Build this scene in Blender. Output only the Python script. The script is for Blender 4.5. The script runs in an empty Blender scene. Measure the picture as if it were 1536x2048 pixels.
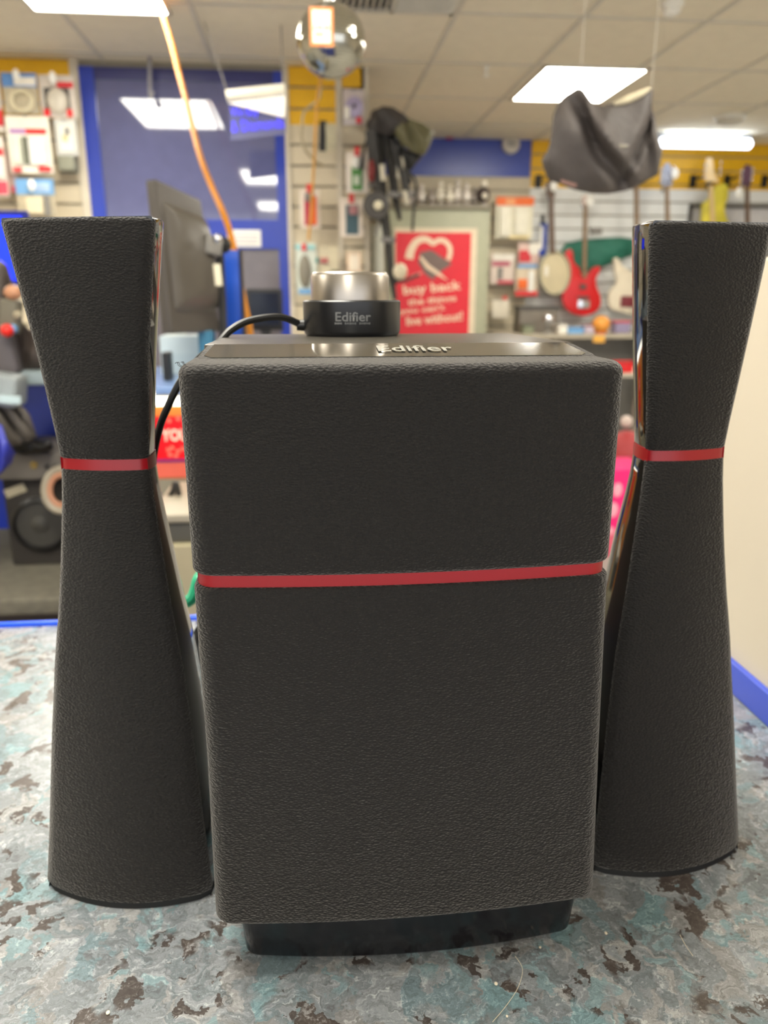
import bpy, bmesh, math, random
from mathutils import Vector, Matrix, Euler
random.seed(7)
PI = math.pi
sc = bpy.context.scene
COL = sc.collection

# ------------------------------------------------------------------ camera
YAW, PITCH, FPX = math.radians(5.5), math.radians(15.7), 1540.0
CAM = Vector((0, 0, 1.277))
cd = bpy.data.cameras.new('camera')
cam = bpy.data.objects.new('camera', cd); COL.objects.link(cam)
cd.sensor_fit = 'HORIZONTAL'; cd.sensor_width = 36.0; cd.lens = 36.0 * FPX / 1536
cd.clip_start = 0.02; cd.clip_end = 60
cam.location = CAM; cam.rotation_euler = (PI / 2 - PITCH, 0, -YAW)
cd.dof.use_dof = True; cd.dof.focus_distance = 0.336; cd.dof.aperture_fstop = cd.lens / 2.8
sc.camera = cam

# ------------------------------------------------------------------ world, exposure
sc.view_settings.view_transform = 'Standard'; sc.view_settings.look = 'None'
sc.view_settings.gamma = 1.0; sc.view_settings.use_curve_mapping = False
sc.view_settings.exposure = 1.05
LAMP = 13.0
w = bpy.data.worlds.new('world'); sc.world = w; w.use_nodes = True
bg = w.node_tree.nodes['Background']; bg.inputs[0].default_value = (0.94, 0.96, 1.0, 1); bg.inputs[1].default_value = 0.9
sc.cycles.max_bounces = 8

# ------------------------------------------------------------------ helpers
FW = Vector((math.sin(YAW) * math.cos(PITCH), math.cos(YAW) * math.cos(PITCH), -math.sin(PITCH)))
RT = Vector((math.cos(YAW), -math.sin(YAW), 0)); UP = RT.cross(FW)
def ray(u, v): return RT * (u - 768) + UP * (1024 - v) + FW * FPX
def at(u, v, Y):                      # where the photograph's pixel meets the upright plane y = Y
    d = ray(u, v); return CAM + d * (Y / d.y)
def atz(u, v, Z):
    d = ray(u, v); return CAM + d * ((Z - CAM.z) / d.z)
def rect(u0, v0, u1, v1, Y):          # x0, x1, z0, z1 of an upright rectangle on y = Y
    a = at(u0, (v0 + v1) / 2, Y); b = at(u1, (v0 + v1) / 2, Y); m = (u0 + u1) / 2
    return a.x, b.x, at(m, v1, Y).z, at(m, v0, Y).z
def S(c):
    c = c / 255.0
    return c / 12.92 if c <= 0.04045 else ((c + 0.055) / 1.055) ** 2.4
def lin(rgb): return (S(rgb[0]), S(rgb[1]), S(rgb[2]), 1)

MATS = {}
def mat(name, rgb, rough=0.6, metal=0.0, vary=0.06, scale=12.0, bump=0.0, bscale=80.0, emit=0.0, coat=0.0, alpha=1.0, spec=0.5, trans=0.0):
    if name in MATS: return MATS[name]
    m = bpy.data.materials.new(name); m.use_nodes = True
    nt = m.node_tree; b = nt.nodes['Principled BSDF']
    b.inputs['Roughness'].default_value = rough; b.inputs['Metallic'].default_value = metal
    b.inputs['Specular IOR Level'].default_value = spec
    b.inputs['Coat Weight'].default_value = coat; b.inputs['Coat Roughness'].default_value = 0.03
    b.inputs['Alpha'].default_value = alpha; b.inputs['Transmission Weight'].default_value = trans
    tc = nt.nodes.new('ShaderNodeTexCoord')
    n = nt.nodes.new('ShaderNodeTexNoise'); n.inputs['Scale'].default_value = scale; n.inputs['Detail'].default_value = 3
    nt.links.new(tc.outputs['Object'], n.inputs['Vector'])
    r = nt.nodes.new('ShaderNodeValToRGB'); c = lin(rgb)
    r.color_ramp.elements[0].position = 0.3; r.color_ramp.elements[1].position = 0.7
    r.color_ramp.elements[0].color = tuple(x * (1 - vary) for x in c[:3]) + (1,)
    r.color_ramp.elements[1].color = tuple(min(1, x * (1 + vary)) for x in c[:3]) + (1,)
    nt.links.new(n.outputs['Fac'], r.inputs['Fac']); nt.links.new(r.outputs['Color'], b.inputs['Base Color'])
    if emit:
        b.inputs['Emission Color'].default_value = c; b.inputs['Emission Strength'].default_value = emit
    if bump:
        n2 = nt.nodes.new('ShaderNodeTexNoise'); n2.inputs['Scale'].default_value = bscale; n2.inputs['Detail'].default_value = 4
        bp = nt.nodes.new('ShaderNodeBump'); bp.inputs['Strength'].default_value = bump; bp.inputs['Distance'].default_value = 0.6 / bscale
        nt.links.new(tc.outputs['Object'], n2.inputs['Vector']); nt.links.new(n2.outputs['Fac'], bp.inputs['Height'])
        nt.links.new(bp.outputs['Normal'], b.inputs['Normal'])
    MATS[name] = m
    return m

class MB:
    def __init__(s): s.v = []; s.f = []
    def add(s, vs, fs):
        o = len(s.v); s.v += [Vector(p) for p in vs]; s.f += [tuple(i + o for i in f) for f in fs]; return s
    def box(s, x0, x1, y0, y1, z0, z1):
        return s.add([(x, y, z) for x in (x0, x1) for y in (y0, y1) for z in (z0, z1)],
                     [(0, 1, 3, 2), (4, 6, 7, 5), (0, 4, 5, 1), (2, 3, 7, 6), (0, 2, 6, 4), (1, 5, 7, 3)])
    def obox(s, c, size, rot=(0, 0, 0)):
        R = Euler(rot).to_matrix(); a, b, d = [q / 2 for q in size]; c = Vector(c)
        return s.add([c + R @ Vector((x, y, z)) for x in (-a, a) for y in (-b, b) for z in (-d, d)],
                     [(0, 1, 3, 2), (4, 6, 7, 5), (0, 4, 5, 1), (2, 3, 7, 6), (0, 2, 6, 4), (1, 5, 7, 3)])
    def loft(s, rings, cap=True):
        n = len(rings[0]); vs = [p for r in rings for p in r]; fs = []
        for i in range(len(rings) - 1):
            for j in range(n):
                k = (j + 1) % n; fs.append((i * n + j, i * n + k, (i + 1) * n + k, (i + 1) * n + j))
        if cap: fs += [tuple(range(n)), tuple(range((len(rings) - 1) * n, len(rings) * n))]
        return s.add(vs, fs)
    def lathe(s, c, prof, n=40, axis='z'):
        c = Vector(c); rings = []
        for r, h in prof:
            ring = []
            for i in range(n):
                a = 2 * PI * i / n; p = (max(r, 1e-5) * math.cos(a), max(r, 1e-5) * math.sin(a), h)
                if axis == 'y': p = (p[0], p[2], p[1])
                if axis == 'x': p = (p[2], p[0], p[1])
                ring.append(c + Vector(p))
            rings.append(ring)
        return s.loft(rings)
    def tube(s, pts, r, n=10):
        pts = [Vector(p) for p in pts]; rs = r if isinstance(r, (list, tuple)) else [r] * len(pts)
        rings = []; prev = None
        for i, p in enumerate(pts):
            t = (pts[min(i + 1, len(pts) - 1)] - pts[max(i - 1, 0)]).normalized()
            if prev is None:
                a = Vector((0, 0, 1)) if abs(t.z) < 0.9 else Vector((1, 0, 0)); nrm = t.cross(a).normalized()
            else: nrm = (prev - t * prev.dot(t)).normalized()
            prev = nrm; bn = t.cross(nrm)
            rings.append([p + (nrm * math.cos(2 * PI * k / n) + bn * math.sin(2 * PI * k / n)) * rs[i] for k in range(n)])
        return s.loft(rings)
    def prism(s, poly, y0, y1):       # outline in x, z pushed through in y
        n = len(poly)
        return s.loft([[(x, y0, z) for x, z in poly], [(x, y1, z) for x, z in poly]])
    def ball(s, c, r, n=24, m=14, sc_=(1, 1, 1)):
        c = Vector(c); rings = []
        for j in range(m + 1):
            t = PI * j / m
            rings.append([c + Vector((r * sc_[0] * max(math.sin(t), 1e-4) * math.cos(2 * PI * i / n), r * sc_[1] * max(math.sin(t), 1e-4) * math.sin(2 * PI * i / n), r * sc_[2] * math.cos(t))) for i in range(n)])
        return s.loft(rings)
    def mesh(s, name, off=Vector((0, 0, 0)), bevel=0, smooth=True, ang=35):
        me = bpy.data.meshes.new(name); me.from_pydata([p - off for p in s.v], [], s.f); me.update()
        b = bmesh.new(); b.from_mesh(me); bmesh.ops.remove_doubles(b, verts=b.verts, dist=1e-6)
        bmesh.ops.recalc_face_normals(b, faces=b.faces)
        if bevel:
            es = [e for e in b.edges if len(e.link_faces) == 2 and e.calc_face_angle(0) > math.radians(40)]
            bmesh.ops.bevel(b, geom=es, offset=bevel, segments=3, affect='EDGES', profile=0.6, clamp_overlap=True)
        b.to_mesh(me); b.free()
        if smooth:
            me.shade_smooth(); me.set_sharp_from_angle(angle=math.radians(ang))
        return me

def spline(pts, k=6):                 # smooth path through points
    P = [Vector(p) for p in pts]; out = []
    for i in range(len(P) - 1):
        p0, p1, p2, p3 = P[max(i - 1, 0)], P[i], P[i + 1], P[min(i + 2, len(P) - 1)]
        for j in range(k):
            t = j / k
            out.append(0.5 * ((2 * p1) + (p2 - p0) * t + (2 * p0 - 5 * p1 + 4 * p2 - p3) * t * t + (3 * p1 - p0 - 3 * p2 + p3) * t ** 3))
    out.append(P[-1]); return out

LOC = {}
def props(o, label=None, cat=None, group=None, kind=None):
    if label: o['label'] = label
    if cat: o['category'] = cat
    if group: o['group'] = group
    if kind: o['kind'] = kind
    return o
def thing(name, label, cat, loc, rz=0, group=None):
    o = bpy.data.objects.new(name, None); COL.objects.link(o); o.empty_display_size = 0.02
    o.location = loc; o.rotation_euler = (0, 0, rz); LOC[o] = Vector(loc)
    return props(o, label, cat, group)
def obj(name, mb, m, parent=None, local=False, bevel=0, smooth=True, ang=35, label=None):
    off = Vector((0, 0, 0))
    if parent is not None and not local: off = LOC[parent]
    org = None
    if parent is None:
        xs = [p.x for p in mb.v]; ys = [p.y for p in mb.v]; zs = [p.z for p in mb.v]
        org = Vector(((min(xs) + max(xs)) / 2, (min(ys) + max(ys)) / 2, min(zs))); off = org
    o = bpy.data.objects.new(name, mb.mesh(name, off, bevel, smooth, ang)); COL.objects.link(o)
    if m: o.data.materials.append(m)
    if parent is not None: o.parent = parent; LOC[o] = LOC[parent]
    else: o.location = org; LOC[o] = org
    if label: o['label'] = label
    return o
def solid(name, mb, m, label, cat, group=None, **k):
    return props(obj(name, mb, m, **k), label, cat, group)
def struct(name, mb, m, parent=None, **k):
    o = obj(name, mb, m, parent, **k)
    if parent is None: o['kind'] = 'structure'
    return o
def text(s, width, loc, rot, m, parent, name='lettering', ext=0.0003, bold=0.0, height=None, local=False, shear=0.0):
    cu = bpy.data.curves.new('t', 'FONT'); cu.body = s; cu.size = 1; cu.align_x = 'CENTER'; cu.align_y = 'CENTER'
    cu.offset = bold; cu.shear = shear; cu.resolution_u = 3
    to = bpy.data.objects.new('t', cu); COL.objects.link(to)
    dg = bpy.context.evaluated_depsgraph_get(); me = bpy.data.meshes.new_from_object(to.evaluated_get(dg))
    bpy.data.objects.remove(to)
    xs = [v.co.x for v in me.vertices]; ys = [v.co.y for v in me.vertices]
    cx, cy = (min(xs) + max(xs)) / 2, (min(ys) + max(ys)) / 2
    sx = width / (max(xs) - min(xs)); sy = height / (max(ys) - min(ys)) if height else sx
    R = Euler(rot).to_matrix(); off = Vector((0, 0, 0)) if local else LOC[parent]
    for v in me.vertices:
        v.co = R @ Vector(((v.co.x - cx) * sx, (v.co.y - cy) * sy, v.co.z + ext)) + Vector(loc) - off
    me.name = name; me.materials.clear(); me.materials.append(m)
    o = bpy.data.objects.new(name, me); COL.objects.link(o); o.parent = parent; LOC[o] = LOC.get(parent, Vector())
    return o

# ------------------------------------------------------------------ materials with their own pattern
def fabric_mat(name='speaker_cloth', rgb=(19.5, 16.5, 14.8), sc_=900.0, strength=0.9):
    m = bpy.data.materials.new(name); m.use_nodes = True; nt = m.node_tree; b = nt.nodes['Principled BSDF']; L = nt.links.new
    tc = nt.nodes.new('ShaderNodeTexCoord'); mp = nt.nodes.new('ShaderNodeMapping'); mp.inputs['Scale'].default_value = (0.75, 0.75, 1.35)
    L(tc.outputs['Object'], mp.inputs['Vector'])
    n1 = nt.nodes.new('ShaderNodeTexNoise'); n1.inputs['Scale'].default_value = sc_; n1.inputs['Detail'].default_value = 3; n1.inputs['Roughness'].default_value = 0.65
    n2 = nt.nodes.new('ShaderNodeTexNoise'); n2.inputs['Scale'].default_value = 9; n2.inputs['Detail'].default_value = 3
    n3 = nt.nodes.new('ShaderNodeTexVoronoi'); n3.inputs['Scale'].default_value = sc_ * 0.9
    for n in (n1, n3): L(mp.outputs['Vector'], n.inputs['Vector'])
    L(tc.outputs['Object'], n2.inputs['Vector'])
    r = nt.nodes.new('ShaderNodeValToRGB'); c = lin(rgb)
    r.color_ramp.elements[0].position = 0.32; r.color_ramp.elements[0].color = (c[0] * 0.55, c[1] * 0.55, c[2] * 0.58, 1)
    r.color_ramp.elements[1].position = 0.72; r.color_ramp.elements[1].color = (c[0] * 1.7, c[1] * 1.65, c[2] * 1.6, 1)
    L(n1.outputs['Fac'], r.inputs['Fac'])
    mx = nt.nodes.new('ShaderNodeMix'); mx.data_type = 'RGBA'; mx.blend_type = 'MULTIPLY'; mx.inputs[0].default_value = 0.5
    r2 = nt.nodes.new('ShaderNodeValToRGB'); r2.color_ramp.elements[0].position = 0.3; r2.color_ramp.elements[0].color = (0.66, 0.68, 0.7, 1)
    r2.color_ramp.elements[1].position = 0.7; r2.color_ramp.elements[1].color = (1, 0.97, 0.93, 1)
    L(n2.outputs['Fac'], r2.inputs['Fac']); L(r.outputs['Color'], mx.inputs[6]); L(r2.outputs['Color'], mx.inputs[7])
    L(mx.outputs[2], b.inputs['Base Color'])
    ad = nt.nodes.new('ShaderNodeMath'); ad.operation = 'ADD'; L(n1.outputs['Fac'], ad.inputs[0]); L(n3.outputs['Distance'], ad.inputs[1])
    bp = nt.nodes.new('ShaderNodeBump'); bp.inputs['Strength'].default_value = strength; bp.inputs['Distance'].default_value = 0.0007
    L(ad.outputs[0], bp.inputs['Height']); L(bp.outputs['Normal'], b.inputs['Normal'])
    b.inputs['Roughness'].default_value = 0.72; b.inputs['Specular IOR Level'].default_value = 0.35
    b.inputs['Sheen Weight'].default_value = 0.32; b.inputs['Sheen Roughness'].default_value = 0.4
    b.inputs['Sheen Tint'].default_value = (0.95, 0.9, 0.84, 1)
    return m
def laminate_mat():
    m = bpy.data.materials.new('mottled_laminate'); m.use_nodes = True; nt = m.node_tree; b = nt.nodes['Principled BSDF']; L = nt.links.new
    N = nt.nodes.new; tc = N('ShaderNodeTexCoord')
    wn = N('ShaderNodeTexNoise'); wn.inputs['Scale'].default_value = 38; wn.inputs['Detail'].default_value = 5; wn.inputs['Roughness'].default_value = 0.6
    L(tc.outputs['Object'], wn.inputs['Vector'])
    sb = N('ShaderNodeVectorMath'); sb.operation = 'MULTIPLY_ADD'
    L(wn.outputs['Color'], sb.inputs[0]); sb.inputs[1].default_value = (0.055, 0.055, 0.02); L(tc.outputs['Object'], sb.inputs[2])
    mp = N('ShaderNodeMapping'); mp.inputs['Rotation'].default_value = (0, 0, 0.5); mp.inputs['Scale'].default_value = (1.35, 0.85, 1); L(sb.outputs[0], mp.inputs['Vector'])
    def vor(sc_):
        v = N('ShaderNodeTexVoronoi'); v.inputs['Scale'].default_value = sc_; L(mp.outputs['Vector'], v.inputs['Vector'])
        s = N('ShaderNodeSeparateColor'); L(v.outputs['Color'], s.inputs[0]); return s
    v1 = vor(52); v2 = vor(120)
    def ramp(src, stops, mode='CONSTANT'):
        r = N('ShaderNodeValToRGB'); r.color_ramp.interpolation = mode
        els = r.color_ramp.elements
        while len(els) < len(stops): els.new(0.5)
        for e, (p, c) in zip(els, stops): e.position = p; e.color = lin(c)
        L(src, r.inputs['Fac']); return r
    A = ramp(v1.outputs[0], [(0, (88, 80, 76)), (0.15, (134, 140, 145)), (0.42, (152, 157, 162)), (0.6, (126, 144, 151)), (0.74, (150, 150, 151)), (0.92, (128, 156, 163))])
    B = ramp(v2.outputs[1], [(0, (86, 79, 76)), (0.13, (146, 151, 156)), (0.5, (130, 138, 143)), (0.7, (162, 163, 164)), (0.91, (138, 160, 166))])
    mx = N('ShaderNodeMix'); mx.data_type = 'RGBA'
    n3 = N('ShaderNodeTexNoise'); n3.inputs['Scale'].default_value = 30; n3.inputs['Detail'].default_value = 4; L(tc.outputs['Object'], n3.inputs['Vector'])
    r3 = ramp(n3.outputs['Fac'], [(0.47, (0, 0, 0)), (0.53, (255, 255, 255))], 'LINEAR')
    L(r3.outputs['Color'], mx.inputs[0]); L(A.outputs['Color'], mx.inputs[6]); L(B.outputs['Color'], mx.inputs[7])
    # fine streaks and pale veins
    mp2 = N('ShaderNodeMapping'); mp2.inputs['Rotation'].default_value = (0, 0, -0.35); mp2.inputs['Scale'].default_value = (0.6, 1.7, 1); L(sb.outputs[0], mp2.inputs['Vector'])
    n4 = N('ShaderNodeTexNoise'); n4.inputs['Scale'].default_value = 130; n4.inputs['Detail'].default_value = 7; n4.inputs['Roughness'].default_value = 0.68; n4.inputs['Distortion'].default_value = 1.6
    L(mp2.outputs['Vector'], n4.inputs['Vector'])
    r4 = ramp(n4.outputs['Fac'], [(0.35, (176, 174, 172)), (0.5, (226, 226, 226)), (0.62, (255, 255, 255))], 'LINEAR')
    m2 = N('ShaderNodeMix'); m2.data_type = 'RGBA'; m2.blend_type = 'MULTIPLY'; m2.inputs[0].default_value = 0.9
    L(mx.outputs[2], m2.inputs[6]); L(r4.outputs['Color'], m2.inputs[7])
    r5 = ramp(n4.outputs['Fac'], [(0.57, (0, 0, 0)), (0.66, (150, 150, 150)), (0.75, (230, 230, 230))], 'LINEAR')
    m3 = N('ShaderNodeMix'); m3.data_type = 'RGBA'; m3.inputs[7].default_value = lin((222, 224, 226))
    L(r5.outputs['Color'], m3.inputs[0]); L(m2.outputs[2], m3.inputs[6])
    L(m3.outputs[2], b.inputs['Base Color'])
    b.inputs['Roughness'].default_value = 0.26; b.inputs['Specular IOR Level'].default_value = 0.6
    bp = N('ShaderNodeBump'); bp.inputs['Strength'].default_value = 0.15; bp.inputs['Distance'].default_value = 0.0004
    L(n4.outputs['Fac'], bp.inputs['Height']); L(bp.outputs['Normal'], b.inputs['Normal'])
    return m
CLOTH = fabric_mat()
LAMINATE = laminate_mat()
GLOSS = mat('gloss_black', (9, 9, 10), 0.06, vary=0.0, coat=0.6)
GLOSSB = mat('plinth_black', (14, 15, 20), 0.16, vary=0.0)
VINYL = mat('black_vinyl', (62, 58, 50), 0.3, bump=0.15, bscale=900, vary=0.1)
RUBBER = mat('rubber_black', (12, 12, 12), 0.7)
RED = mat('red_ring', (150, 12, 24), 0.3, vary=0.02)
SILVER = mat('brushed_metal', (176, 168, 158), 0.33, 1.0, vary=0.03)
KNOBB = mat('satin_black', (30, 30, 32), 0.3, vary=0.03)
PRINT = mat('grey_print', (120, 120, 118), 0.4, vary=0)
CABLE = mat('cable_black', (24, 24, 24), 0.4)
CEIL = mat('ceiling_tile', (232, 224, 204), 0.9, vary=0.03, bump=0.2, bscale=60)
GRID = mat('ceiling_bar', (206, 202, 190), 0.6)
CREAM = mat('cream_paint', (196, 186, 168), 0.7, vary=0.015)
SLAT = mat('slat_cream', (206, 193, 166), 0.5, vary=0.03)
SLATW = mat('slat_white', (232, 233, 230), 0.5, vary=0.03)
YELLOW = mat('slat_yellow', (234, 180, 0), 0.42, vary=0.03)
GROOVE = mat('groove_grey', (150, 142, 124), 0.6)
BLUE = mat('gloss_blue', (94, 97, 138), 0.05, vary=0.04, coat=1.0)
BLUEF = mat('frame_blue', (36, 60, 168), 0.3, vary=0.04)
BLUEB = mat('band_blue', (64, 82, 172), 0.3, vary=0.04)
TRIMB = mat('trim_blue', (58, 80, 190), 0.35, vary=0.02)
EDGEB = mat('edge_blue', (16, 84, 240), 0.3, vary=0.02)
BRIGHTB = mat('bright_blue', (0, 50, 255), 0.35, vary=0.02)
WHITE = mat('white_plastic', (240, 238, 230), 0.4, vary=0.02)
PAPER = mat('white_card', (238, 232, 220), 0.55, vary=0.04)
LAMPM = mat('lamp_diffuser', (255, 250, 236), 0.5, vary=0, emit=LAMP)
LAMPC = mat('lamp_tube', (236, 244, 255), 0.5, vary=0, emit=3)
FLOORM = mat('floor_grey', (160, 157, 150), 0.6, vary=0.1, scale=6)
PLINTHM = mat('grey_carpet', (108, 104, 92), 0.95, vary=0.15, scale=40, bump=0.5, bscale=200)
SAGE = mat('cabinet_sage', (168, 168, 142), 0.45)
DARK = mat('dark_plastic', (40, 38, 36), 0.45)
DGREY = mat('dark_grey', (74, 70, 66), 0.5)
MGREY = mat('mid_grey', (128, 124, 118), 0.5)
BLACK = mat('black_plastic', (18, 18, 18), 0.4)
PRED = mat('poster_red', (222, 24, 42), 0.35, vary=0.03)
BRED = mat('bright_red', (226, 30, 34), 0.35)
ORANGE = mat('orange', (242, 110, 30), 0.45)
ROPE = mat('orange_rope', (214, 134, 8), 0.6, bump=0.5, bscale=300)
CHROME = mat('chrome', (220, 220, 224), 0.12, 1.0, vary=0)
LBLUE = mat('light_blue', (112, 164, 212), 0.5)
PAC_RED = mat('pack_red', (212, 40, 50), 0.4)
CLEAR = mat('clear_blister', (214, 210, 200), 0.12, vary=0.1, scale=30)

# ------------------------------------------------------------------ the shop's shell
CH = 2.62
YL, YF = 5.25, 7.4                       # front of the left wall and of the far wall
XP = 0.41                                # the outside corner between them
struct('floor', MB().box(-4.5, 6.0, -4.0, 8.0, -0.1, 0.0), FLOORM)
struct('ceiling', MB().box(-4.5, 6.0, -4.0, 8.0, CH, CH + 0.1), CEIL)
g = MB()
gx = [0.125 + 0.645 * k for k in range(-7, 10)]; gy = [0.06 + 0.84 * k for k in range(-4, 9)]
for x in gx: g.box(x - 0.012, x + 0.012, -4.0, YF, CH - 0.006, CH + 0.001)
for y in gy: g.box(-4.5, 6.0, y - 0.012, y + 0.012, CH - 0.005, CH + 0.001)
struct('trim_1', g, GRID)
struct('wall_left', MB().box(-4.6, -4.5, -4.0, 8.0, 0, CH), CREAM)
struct('wall_right', MB().box(6.0, 6.1, -4.0, 8.0, 0, CH), CREAM)
def slats(mb, x0, x1, z0, z1, Y, pitch=0.12, gap=0.014, depth=0.018):
    z = z1
    while z > z0 + 0.02:
        b = max(z - pitch + gap, z0); mb.box(x0, x1, Y, Y + depth, b, z); z -= pitch
    return mb
# left wall: slat panel, glazed blue door, slat panel up to the corner
dx0 = at(172, 300, YL).x; dx1 = at(574, 400, YL).x
wb = struct('wall_back', MB().box(-4.5, dx0, YL + 0.018, YL + 0.12, 0, CH).box(dx1, XP, YL + 0.018, YL + 0.12, 0, CH).box(dx0, dx1, YL + 0.018, YL + 0.12, 2.585, CH).box(XP - 0.1, XP, YL + 0.018, YF + 0.02, 0, CH), GROOVE)
zy0 = at(150, 240, YL).z; zy1 = at(620, 250, YL).z
obj('slat_panel', slats(MB(), -4.5, at(170, 300, YL).x - 0.05, 0.0, zy0, YL), SLAT, wb)
obj('slat_panel', slats(MB(), dx1 + 0.03, XP - 0.03, 0.0, zy1, YL), SLAT, wb)
obj('slat_panel', slats(MB(), -4.5, at(160, 180, YL).x - 0.01, zy0, CH - 0.005, YL), YELLOW, wb, label='yellow slat band')
obj('slat_panel', slats(MB(), dx1 + 0.03, at(672, 200, YL).x, zy1, CH - 0.005, YL), YELLOW, wb, label='yellow slat band')
obj('slat_panel', slats(MB(), at(684, 200, YL).x, at(722, 200, YL).x, at(700, 185, YL).z, CH - 0.005, YL), YELLOW, wb, label='yellow slat band')
EDGE = mat('alu_trim', (206, 196, 176), 0.35)
obj('edge_strip', MB().box(XP - 0.028, XP, YL - 0.012, YL + 0.02, 0, CH), EDGE, wb)
obj('edge_strip', MB().box(at(672, 250, YL).x, at(684, 250, YL).x, YL - 0.012, YL + 0.02, 0, CH), EDGE, wb)
obj('edge_strip', MB().box(dx1, dx1 + 0.03, YL - 0.012, YL + 0.02, 0, CH), EDGE, wb)
obj('edge_strip', MB().box(dx0 - 0.05, dx0, YL - 0.012, YL + 0.02, 0, CH), EDGE, wb)
# the door: blue frame, large reflecting pane, mid rail, lower pane
DY = YL - 0.005
zm0, zm1 = at(500, 498, YL).z, at(500, 440, YL).z
d1 = struct('door_1', MB().box(dx0, dx0 + 0.085, DY, YL + 0.05, 0, 2.585).box(dx1 - 0.06, dx1, DY, YL + 0.05, 0, 2.585)
            .box(dx0 + 0.085, dx1 - 0.06, DY, YL + 0.05, zm0, zm1).box(dx0 + 0.085, dx1 - 0.06, DY, YL + 0.05, 0, 0.2), BLUEF)
obj('top_rail', MB().box(dx0 + 0.085, dx1 - 0.06, DY + 0.002, YL + 0.05, 2.52, 2.585), mat('rail_dusk', (58, 60, 112), 0.25), d1)
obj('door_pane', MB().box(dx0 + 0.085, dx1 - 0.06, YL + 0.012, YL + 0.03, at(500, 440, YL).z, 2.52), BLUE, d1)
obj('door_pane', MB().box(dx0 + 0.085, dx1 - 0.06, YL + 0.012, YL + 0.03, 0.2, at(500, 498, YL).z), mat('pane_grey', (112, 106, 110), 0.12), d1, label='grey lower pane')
x0, x1, z0, z1 = rect(455, 460, 522, 494, YL)
stk = thing('door_sign', 'small white sticker on the blue rail of the glazed door', 'sign', ((x0 + x1) / 2, YL - 0.012, z0))
obj('sign_plate', MB().box(x0, x1, YL - 0.01, YL - 0.006, z0, z1), WHITE, stk, bevel=0.003)
for k in (0, 1, 2):
    zz = z1 - (z1 - z0) * (0.3 + 0.22 * k)
    obj('printed_line', MB().box(x0 + 0.05, x1 - 0.02, YL - 0.0115, YL - 0.0098, zz - 0.006, zz), mat('pale_print', (168, 160, 176), 0.6), stk)
# far wall: slat wall with blue sign board and yellow band
zb = at(1062, 355, YF).z; zb2 = at(1300, 378, YF).z
xb1 = at(1063, 320, YF).x
wf = struct('wall_front', MB().box(XP, 6.0, YF + 0.018, YF + 0.12, 0, CH), GROOVE)
obj('slat_panel', slats(MB(), XP, xb1, 0, zb, YF), SLAT, wf)
obj('slat_panel', slats(MB(), xb1, 6.0, 0, zb2, YF), SLATW, wf, label='white slat panel')
obj('slat_panel', slats(MB(), xb1, 6.0, zb2, CH, YF), YELLOW, wf, label='yellow slat band')
obj('fascia_board', MB().box(XP, xb1 - 0.01, YF - 0.01, YF + 0.02, zb, CH), BLUEB, wf, label='plain blue fascia board')
# cream partition at the end of the counter
struct('wall_side', MB().box(0.3575, 0.44, 0.05, 0.80, 0.0, 1.306), CREAM, bevel=0.003)
struct('trim_2', MB().box(0.3515, 0.3575, 0.05, 0.80, 0.9502, 0.9765), TRIMB, bevel=0.0015)

# ------------------------------------------------------------------ lamps in the ceiling
def panel(x0, x1, y0, y1, label, group=None):
    t = thing('ceiling_light', label, 'light', ((x0 + x1) / 2, (y0 + y1) / 2, CH - 0.02), group=group)
    f = MB()
    for a in ((x0, x1, y0, y0 + 0.018), (x0, x1, y1 - 0.018, y1), (x0, x0 + 0.018, y0, y1), (x1 - 0.018, x1, y0, y1)):
        f.box(a[0], a[1], a[2], a[3], CH - 0.014, CH - 0.0005)
    obj('frame', f, GRID, t)
    obj('diffuser', MB().box(x0 + 0.014, x1 - 0.014, y0 + 0.014, y1 - 0.014, CH - 0.010, CH - 0.004), LAMPM, t)
panel(-1.29, -0.63, 3.40, 4.41, 'square lit ceiling panel above the glazed blue door')
panel(1.47, 2.13, 5.09, 5.93, 'lit ceiling panel above the hanging dark bag')
panel(-0.72, -0.08, 0.15, 1.25, 'lit ceiling panel directly over the counter')
panel(-0.72, -0.08, -2.9, -1.8, 'lit ceiling panel over the staff side of the counter')
panel(1.5, 2.14, 1.0, 2.0, 'lit ceiling panel over the shop floor beyond the partition')
panel(3.4, 4.04, 4.2, 5.2, 'added unseen lit ceiling panel over the aisle before the hanging guitars')  # this and the following panels are unseen, added to brighten far wall and ceiling
panel(3.4, 4.04, 0.9, 1.9, 'added unseen lit ceiling panel over the far aisle level with the counter')
panel(-3.2, -2.56, 3.4, 4.4, 'added unseen lit ceiling panel over the aisle before the peg packets')
panel(-3.2, -2.56, 0.1, 1.1, 'added unseen lit ceiling panel over the aisle beyond the counter end')
t = thing('tube_light', 'white fluorescent tube fitting glowing above the yellow guitar band', 'light', (3.53, 7.0, CH - 0.15))
x0, x1, z0, z1 = rect(1318, 276, 1503, 297, 6.9)
obj('housing', MB().box(x0 - 0.03, x1 + 0.03, 6.95, 7.15, CH - 0.06, CH - 0.001), mat('housing_grey', (170, 174, 182), 0.5), t, bevel=0.01)
obj('tube', MB().tube([(x0, 6.9, (z0 + z1) / 2), (x0 + 0.02, 6.9, (z0 + z1) / 2), (x1 - 0.02, 6.9, (z0 + z1) / 2), (x1, 6.9, (z0 + z1) / 2)], [0.02, 0.04, 0.04, 0.02], 16), LAMPC, t)
obj('end_bracket', MB().box(x0 + 0.02, x0 + 0.05, 6.9, 6.99, (z0 + z1) / 2 - 0.02, CH - 0.03), mat('housing_grey', (170, 174, 182), 0.5), t)
obj('end_bracket', MB().box(x1 - 0.05, x1 - 0.02, 6.9, 6.99, (z0 + z1) / 2 - 0.02, CH - 0.03), mat('housing_grey', (170, 174, 182), 0.5), t)
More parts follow.
